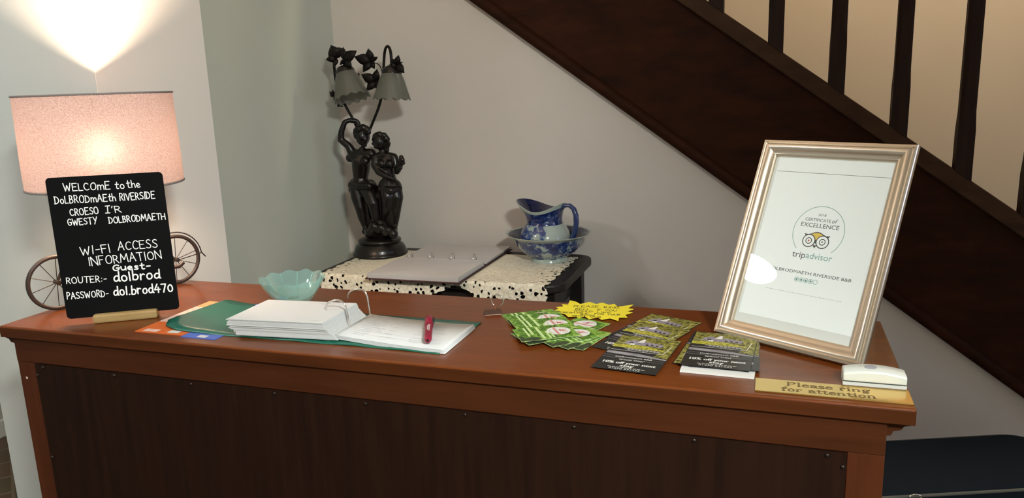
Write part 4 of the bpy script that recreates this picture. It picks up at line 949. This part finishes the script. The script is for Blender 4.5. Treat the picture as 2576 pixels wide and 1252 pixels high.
rbn = thing('ring_binder', 'open four-ring binder with grey pages lying on the lace cloth of the hall table', 'binder', (-1.07, 2.40, TT + .004))
Z0 = TT + .0045
part('cover', MB().box(-1.244, 2.135, Z0, -.912, 2.645, Z0 + .0035), mat('dark_red_cover', (.045, .014, .012), rough=.5), rbn, bevel=.001)
mb = MB(); rr = random.Random(8)
for k in range(7):
    o_ = rr.uniform(-.0015, .0015); mb.box(-1.236 + o_, 2.140 + rr.uniform(0, .003), Z0 + .0035 + k * .0022, -.920 + o_, 2.372, Z0 + .0052 + k * .0022)
part('near_pages', mb, PAPER_W, rbn)
mb = MB()
for k in range(5):
    o_ = rr.uniform(-.0015, .0015); mb.box(-1.236 + o_, 2.398, Z0 + .0035 + k * .0022, -.920 + o_ + .001 * k, 2.640, Z0 + .0052 + k * .0022)
part('far_pages', mb, PAPER_W, rbn)
part('ring_plate', MB().box(-1.22, 2.375, Z0 + .0036, -.94, 2.396, Z0 + .008), CHROME, rbn)
for x in (-1.200, -1.120, -1.040, -.960):
    part('ring', MB().tube([(x, 2.385 - .016 * math.cos(math.pi * i / 12), Z0 + .014 + .025 * math.sin(math.pi * i / 12)) for i in range(13)], .0017, 8), CHROME, rbn, smooth=60)
mb = MB(); NF = flat(0, 0, Z0 + .0189)
for k in range(9):
    y = 2.34 - k * .018; u = -1.20
    while u < -.97: l = rr.uniform(.01, .03); mb.face([(u, y), (u + l, y), (u + l, y + .0025), (u, y + .0025)], 0, NF); u += l + .006
part('printed_lines', mb, mat('pale_pencil', (.52, .50, .50), rough=.9), rbn)

# ================================================================== WASH BOWL AND JUG
wbx, wby, wz = -.733, 2.515, TT + .004
ws = thing('wash_bowl', 'blue and white transfer-printed wash bowl on the lace cloth', 'bowl', (wbx, wby, wz))
part('bowl', MB().lathe([(.060, .010), (.062, .014), (.090, .030), (.108, .050), (.117, .070), (.126, .083)], (0, 0, 0), 64), CHINA_B, ws, local=True, smooth=60)
part('rim', MB().lathe([(.126, .083), (.138, .090), (.1475, .094), (.149, .0965), (.147, .0975), (.140, .095)], (0, 0, 0), 64), CHINA_W, ws, local=True, smooth=60)
part('inside_glaze', MB().lathe([(.140, .095), (.124, .087), (.112, .070), (.102, .050), (.084, .033), (.055, .020), (0, .018)], (0, 0, 0), 64), CHINA_D, ws, local=True, smooth=60, label='dark navy inner glaze')
part('foot', MB().lathe([(.050, .012), (.062, .012), (.0635, .006), (.066, 0), (.060, 0), (.050, .010)], (0, 0, 0), 48), CHINA_W, ws, local=True, smooth=50, label='pale green-white foot')
jg = thing('water_jug', 'blue and white water jug standing in the wash bowl', 'jug', (wbx - .012, wby - .002, wz + .019), R(-14)); jg.scale = (1.07, 1.07, .86)
H0 = .150
def spoutf(th, i, r, z):                # spout toward -x, dip at the sides, back raised to the handle
    t = max(0, min(1, (z - .128) / .075)); c = -math.cos(th)      # c=1 at the spout
    rr_ = r * (1 + t * (.42 * max(0, c) ** 3 - .03 * (1 - c * c)))
    zz = z + t * (.016 * max(0, c) ** 2 - .020 * (1 - c * c) + .010 * max(0, -c) ** 2)
    return rr_, zz
body = [(.030, 0), (.052, .004), (.070, .022), (.0815, .048), (.0835, .070), (.077, .096), (.066, .118), (.0585, .128)]
part('body', MB().lathe(body, (0, 0, 0), 64, capb=True), CHINA_J, jg, local=True, smooth=60)
part('collar', MB().lathe([(.0585, .128), (.0565, .136), (.0565, .150), (.060, .170), (.066, .188)], (0, 0, 0), 64, fn=spoutf), CHINA_C, jg, local=True, smooth=60)
part('rim', MB().lathe([(.066, .188), (.0695, .199), (.0700, .203), (.067, .2035)], (0, 0, 0), 64, fn=spoutf), CHINA_W, jg, local=True, smooth=60, label='pale rim')
part('inside_glaze', MB().lathe([(.067, .2035), (.062, .188), (.055, .168), (.052, .148), (.054, .130), (.070, .10), (.06, .02), (0, .015)], (0, 0, 0), 64, fn=spoutf), CHINA_D, jg, local=True, smooth=60)
hp = [(.058, 0, .190), (.074, 0, .204), (.092, 0, .205), (.106, 0, .192), (.113, 0, .168), (.114, 0, .138), (.110, 0, .108), (.102, 0, .080), (.090, 0, .056), (.078, 0, .044)]
hb = MB().tube(hp, [.009, .0085, .0085, .0085, .0085, .0085, .0085, .008, .0075, .006], 12)
part('handle', hb, CHINA_H, jg, local=True, smooth=60)

# ================================================================== NAVY SEAT
sa_ = R(21.5); SFr = Fr((.275, 1.94, 0), (math.cos(sa_), math.sin(sa_), 0), (-math.sin(sa_), math.cos(sa_), 0))
ns = thing('upholstered_seat', 'low dark navy upholstered seat with grey piping beside the counter, under the stairs', 'seat', SFr(-.1, .15))
poly = []
for cx, cy, a0 in ((.50, .08, -90), (.50, .205, 0), (-.57, .205, 90), (-.57, .08, 180)): poly += arc(cx, cy, .08, a0, a0 + 90, 8)
SB_ = Fr((0, 0, 0), (1, 0, 0), (0, 1, 0))
part('cushion', MB().prism(poly, .10, .432, SFr), NAVY, ns, smooth=40, bevel=.012, segs=3)
def edge_(z, g): return [SFr(cx + (.08 + g) * math.cos(R(a0 + q)), cy + (.08 + g) * math.sin(R(a0 + q)), z) for cx, cy, a0 in ((.50, .08, -90), (.50, .205, 0), (-.57, .205, 90), (-.57, .08, 180)) for q in range(0, 91, 15)]
part('piping', MB().tube(edge_(.424, .002), .0042, 8, closed=True), PIPE, ns, smooth=60)
part('oval_eyelet', MB().tube([SFr(.085 + .016 * math.cos(2 * math.pi * k / 24), -.006, .424 + .0065 * math.sin(2 * math.pi * k / 24)) for k in range(24)], .002, 6, closed=True), CHROME, ns, smooth=60)
for u, v in ((-.58, .07), (.38, .07), (-.58, .25), (.38, .25)):
    part('foot', MB().tube([SFr(u, v, 0), SFr(u, v, .102)], [.016, .022], 12), STRW, ns, smooth=50)

# ================================================================== FIGURE LAMP
fl = thing('figure_lamp', 'dark bronze figural lamp of an embracing couple with vine leaves and two frosted glass shades', 'lamp', (-1.379, 2.497, TT + .004))
def S(a, b, dy=0):                    # elevation drawing of the lamp (a right, b down) on its own upright plane
    k = (2.50 + dy) / 2.52
    return Vector((k * (-2.88275 + .00163179 * a - .000118 * b), 2.50 + dy, EYE + k * (.32738 - .00001053 * a - .00144356 * b)))
bz = TT + .004
part('plinth_base', MB().lathe([(0, 0), (.100, 0), (.1015, .004), (.100, .010), (.096, .013), (.0945, .018), (.0935, .024), (.088, .034), (.078, .042), (.074, .046), (.0785, .049), (.0795, .054), (.077, .058), (.064, .062), (0, .064)], (-1.379, 2.497, bz), 56), BRONZE, fl, smooth=45)
def body(name, chains, blobs, parent, label=None, vox=.0032, mt=None):
    mb = MB()
    for ch_ in chains:
        pts = [S(*p[:3]) for p in ch_]; rad = [p[3] for p in ch_]
        P = []; Q = []
        for i in range(len(pts) - 1):
            for q in range(4): P.append(pts[i].lerp(pts[i + 1], q / 4)); Q.append(rad[i] + (rad[i + 1] - rad[i]) * q / 4)
        P.append(pts[-1]); Q.append(rad[-1]); mb.tube(P, Q, 12)
        for p, r in zip(pts, rad): mb.sphere(p, r * .99, 7)
    for b_ in blobs:
        mb.sphere(S(*b_[:3]), b_[3], 9, b_[4] if len(b_) > 4 else (1, 1, 1))
    o = mesh_obj(name, mb, mt or BRONZE)
    r = o.modifiers.new('join', 'REMESH'); r.mode = 'VOXEL'; r.voxel_size = vox; r.use_smooth_shade = True
    s_ = o.modifiers.new('soften', 'SMOOTH'); s_.factor = .5; s_.iterations = 3
    part(name, o, None, parent, label)
    return o
rnd = random.Random(4)
rock = [(960 + 34 * math.cos(k * 1.3) * rnd.uniform(.3, 1), 582 + rnd.uniform(-16, 8), .05 * math.sin(k * 2.1), rnd.uniform(.012, .020)) for k in range(26)]
body('rocky_ground', [[(960, 578, 0, .050), (958, 570, 0, .046)]], rock + [(930, 584, -.03, .020), (990, 584, -.03, .020), (958, 578, -.034, .018)], fl)
man = body('standing_youth', [
    [(913, 372, 0, .014), (913, 384, 0, .018), (910, 402, .002, .036), (909, 425, .002, .032), (908, 442, 0, .027), (909, 462, 0, .032)],
    [(890, 384, 0, .020), (912, 382, 0, .020), (936, 382, .004, .020)],
    [(889, 381, 0, .019), (878, 362, -.006, .0145), (858, 346, -.012, .0125), (860, 325, -.012, .0115), (868, 302, -.008, .0095), (880, 297, 0, .009), (895, 299, .01, .010)],
    [(897, 299, .01, .009), (903, 303, .012, .0075), (906, 311, .012, .006)],
    [(936, 382, .006, .0185), (950, 396, .02, .015), (965, 402, .03, .012)],
    [(900, 466, -.002, .031), (902, 495, -.010, .026), (908, 522, -.014, .0205), (914, 545, -.008, .019), (923, 574, -.002, .0125), (918, 583, -.022, .011)],
    [(922, 466, -.004, .030), (934, 490, -.026, .026), (941, 508, -.034, .022), (946, 535, -.026, .0185), (951, 566, -.018, .013), (952, 577, -.036, .011)]],
    [(914, 338, -.004, .0285, (.90, 1.0, 1.16)), (922, 347, -.016, .008), (927, 343, -.020, .0045), (919, 359, -.010, .009), (899, 400, -.019, .0165), (921, 400, -.019, .0165), (882, 392, .004, .017)], fl, 'standing youth with one arm raised over his head')
hair = [(912 + 17 * math.cos(a), 328 + 15 * math.sin(a), -.014, .0095) for a in [R(150 + 26 * k) for k in range(9)]] + [(905, 320, -.02, .014), (915, 316, -.016, .014), (925, 321, -.014, .013), (900, 336, -.008, .014), (912, 324, .016, .02)]
body('curly_hair', [[(908, 322, 0, .020), (918, 322, 0, .020)]], hair, man, vox=.003)
body('loincloth', [[(886, 462, -.012, .016), (905, 466, -.032, .014), (930, 464, -.034, .014), (940, 462, -.01, .015)], [(892, 458, .01, .02), (935, 460, .014, .02)], [(888, 464, -.01, .013), (884, 474, -.012, .011), (888, 484, -.008, .007)], [(922, 470, -.026, .012), (924, 500, -.02, .010), (928, 540, -.006, .012), (934, 565, 0, .014)]], [], man, vox=.003)
wom = body('embracing_woman', [
    [(963, 372, .002, .0125), (966, 384, .002, .015), (972, 402, 0, .031), (976, 422, 0, .027), (980, 440, 0, .024), (982, 460, 0, .032)],
    [(948, 390, -.004, .0165), (968, 388, 0, .018), (990, 390, .002, .0165)],
    [(947, 391, -.006, .0165), (944, 410, -.020, .0135), (954, 428, -.034, .0115), (972, 438, -.040, .0100), (988, 443, -.036, .0085)],
    [(992, 391, 0, .016), (1000, 410, -.004, .0125), (1000, 426, -.014, .011), (1007, 412, -.020, .009), (1010, 402, -.02, .008)],
    [(974, 462, -.004, .030), (976, 490, -.022, .0255), (976, 512, -.026, .0205), (972, 540, -.01, .0175), (968, 572, 0, .012), (964, 580, -.02, .010)],
    [(993, 464, 0, .029), (1000, 492, -.006, .024), (999, 516, -.008, .019), (997, 540, 0, .0165), (995, 566, .004, .0115), (996, 576, -.016, .010)]],
    [(957, 351, -.004, .0265, (.92, 1.0, 1.12)), (945, 357, -.016, .009), (939, 356, -.020, .0055), (946, 364, -.016, .007), (962, 406, -.026, .0145), (982, 407, -.024, .0145)], fl, 'woman leaning close, arm across her waist')
body('wavy_hair', [[(952, 340, 0, .020), (966, 345, .004, .022), (974, 358, .006, .014), (973, 370, .004, .010)]], [(946, 338, -.012, .012), (956, 334, -.012, .013), (967, 336, -.01, .012), (974, 345, -.006, .012), (943, 346, -.004, .010), (976, 356, .006, .012), (975, 372, .004, .009)], wom, vox=.003)
body('draped_skirt', [[(962, 470, -.016, .018), (985, 474, -.034, .014), (1004, 468, -.006, .015)], [(962, 476, 0, .024), (958, 510, .002, .026), (960, 548, .004, .024), (966, 575, .006, .022)], [(985, 482, -.004, .030), (986, 520, -.002, .026), (984, 560, 0, .022)], [(1001, 478, .006, .018), (1000, 520, .008, .015), (995, 562, .008, .013)], [(948, 470, .004, .015), (946, 500, .006, .018), (944, 545, .006, .016)]], [], wom, vox=.003)
body('flower_posy', [[(1004, 424, -.02, .008), (1010, 404, -.022, .009)]], [(1007, 400, -.024, .0085), (1013, 396, -.022, .009), (1010, 390, -.02, .009), (1015, 404, -.02, .008), (1003, 408, -.024, .008), (1008, 416, -.022, .009), (1001, 402, -.015, .007)], wom, vox=.0028)

def rod(name, pts, r, parent=fl): return part(name, MB().tube([S(*p) for p in pts], r, 8), BRONZE_L, parent, smooth=60)
def smoothpath(p):
    for _ in range(2):
        n = [p[0]]
        for a, b in zip(p, p[1:]): n += [tuple(x * .75 + y * .25 for x, y in zip(a, b)), tuple(x * .25 + y * .75 for x, y in zip(a, b))]
        p = n + [p[-1]]
    return p
rod('lamp_arm', smoothpath([(912, 345, .04), (893, 300, .035), (868, 257, .03), (849, 215, .025), (842, 165, .02), (843, 133, .012), (853, 118, .0), (866, 128, -.012), (869, 168, -.014)]), .0050)
rod('lamp_arm', smoothpath([(918, 355, .04), (934, 316, .035), (960, 252, .03), (965, 200, .024), (966, 150, .018), (969, 124, .008), (977, 119, -.002), (983, 135, -.010), (985, 172, -.012)]), .0050)
def shade(name_lab, top, bot, r0, r1, cap_r):
    a = S(*top); b = S(*bot); ax_ = (b - a); L_ = ax_.length; ax_.normalize(); e = ax_.orthogonal().normalized(); FS = Fr(a, e, ax_.cross(e))   # n = -? set below
    n_ = ax_
    def P(x, y, z): return a + FS.e * x + FS.u * y + n_ * z
    def ruf(th, i, r, z):
        t = max(0, z / L_); return r * (1 + .035 * t * t * math.cos(12 * th)), z + .004 * t ** 6 * math.cos(12 * th)
    s_ = part('glass_shade', MB().lathe([(r0 * .92, .004), (r0, .008), (r0 + (r1 - r0) * .30, L_ * .3), (r0 + (r1 - r0) * .58, L_ * .6), (r0 + (r1 - r0) * .84, L_ * .85), (r1, L_), (r1 * .975, L_ * .99), (r0 + (r1 - r0) * .80, L_ * .85), (r0 + (r1 - r0) * .54, L_ * .6), (r0 * .95, .012)], n=72, fn=ruf, F=P), FROST, fl, 'frosted glass shade', smooth=70)
    part('shade_cap', MB().lathe([(0, -.022), (.010, -.020), (cap_r * .75, -.014), (cap_r, -.002), (cap_r * 1.04, .008), (cap_r * .96, .010)], n=28, F=P), BRONZE, fl, smooth=50)
    part('lamp_bulb', MB().lathe([(.008, .008), (.012, .02), (.021, .045), (.019, .060), (.010, .070), (0, .073)], n=20, F=P), mat('unlit_bulb', (.55, .55, .52), rough=.3), fl, smooth=60)
shade('', (870, 176, -.014), (888, 243, -.030), .035, .064, .034)
shade('', (985, 180, -.012), (986, 247, -.016), .035, .066, .034)
def leaf(c, tips, dy, stem=None):
    mb = MB()
    for k, (a, b, wd) in enumerate(tips):
        d = Vector((a - c[0], b - c[1])) * 1.10; L_ = d.length; d /= L_; wd = wd * 1.06; n_ = Vector((-d.y, d.x)); N = 14; up = []; lo = []
        for i in range(N + 1):
            t = i / N; hw = wd * L_ * (math.sin(math.pi * min(1, t * 1.02) ** .72)) * .5 + (.6 if i % 2 and 2 < i < N else 0); hw = max(hw, 1.2 * (1 - t))
            q = Vector(c) + d * (t * L_); z = dy - .010 * math.sin(t * 2.6) + .002 * k
            up.append(S(q.x + n_.x * hw, q.y + n_.y * hw, z + .004)); lo.append(S(q.x - n_.x * hw, q.y - n_.y * hw, z + .004)); 
            up[-1].y -= 0
        md = [S(*(Vector(c) + d * (i / N * L_)), dy - .010 * math.sin(i / N * 2.6) + .002 * k - .001) for i in range(N + 1)]
        vs = up + md + lo; M_ = N + 1
        mb.add(vs, [(i, i + 1, M_ + i + 1, M_ + i) for i in range(N)] + [(M_ + i, M_ + i + 1, 2 * M_ + i + 1, 2 * M_ + i) for i in range(N)])
    o = mesh_obj('vine_leaf', mb, BRONZE_L, smooth=60); so = o.modifiers.new('solid', 'SOLIDIFY'); so.thickness = .0014
    part('vine_leaf', o, None, fl)
    if stem: part('leaf_stem', MB().tube([S(*p) for p in smoothpath(stem)], .0018, 6), BRONZE_L, o, smooth=60, local=False) if False else part('leaf_stem', MB().tube([S(*p) for p in smoothpath(stem)], .0018, 6), BRONZE_L, fl, smooth=60)
leaf((848, 143), [(836, 114, .85), (823, 146, .62), (843, 163, .6), (862, 122, .5)], -.020, [(848, 143, -.02), (846, 160, 0), (843, 175, .02)])
leaf((868, 148), [(896, 130, .66), (866, 120, .5), (886, 167, .62), (858, 160, .5)], -.034)
leaf((933, 154), [(896, 143, .58), (928, 126, .62), (949, 146, .55), (917, 177, .62), (943, 172, .55)], -.005, [(935, 156, -.004), (955, 162, 0), (962, 180, .01), (963, 198, .02)])
leaf((944, 203), [(913, 186, .58), (949, 176, .60), (926, 223, .62), (953, 223, .55), (958, 205, .5)], -.012, [(946, 203, -.01), (958, 196, .01), (964, 190, .02)])
leaf((996, 164), [(1001, 144, .62), (1014, 184, .62), (986, 151, .55), (1010, 160, .4), (992, 176, .5)], -.030, [(994, 166, -.03), (978, 163, -.01), (973, 176, .0)])
leaf((901, 190), [(905, 197, .9), (904, 183, .8)], .02)
leaf((842, 238), [(831, 226, .6), (838, 222, .5), (846, 244, .6)], .0, [(842, 238, 0), (841, 246, 0), (848, 254, .0), (860, 256, .015), (866, 258, .025)])
leaf((852, 256), [(852, 264, .6), (864, 263, .5)], .0)
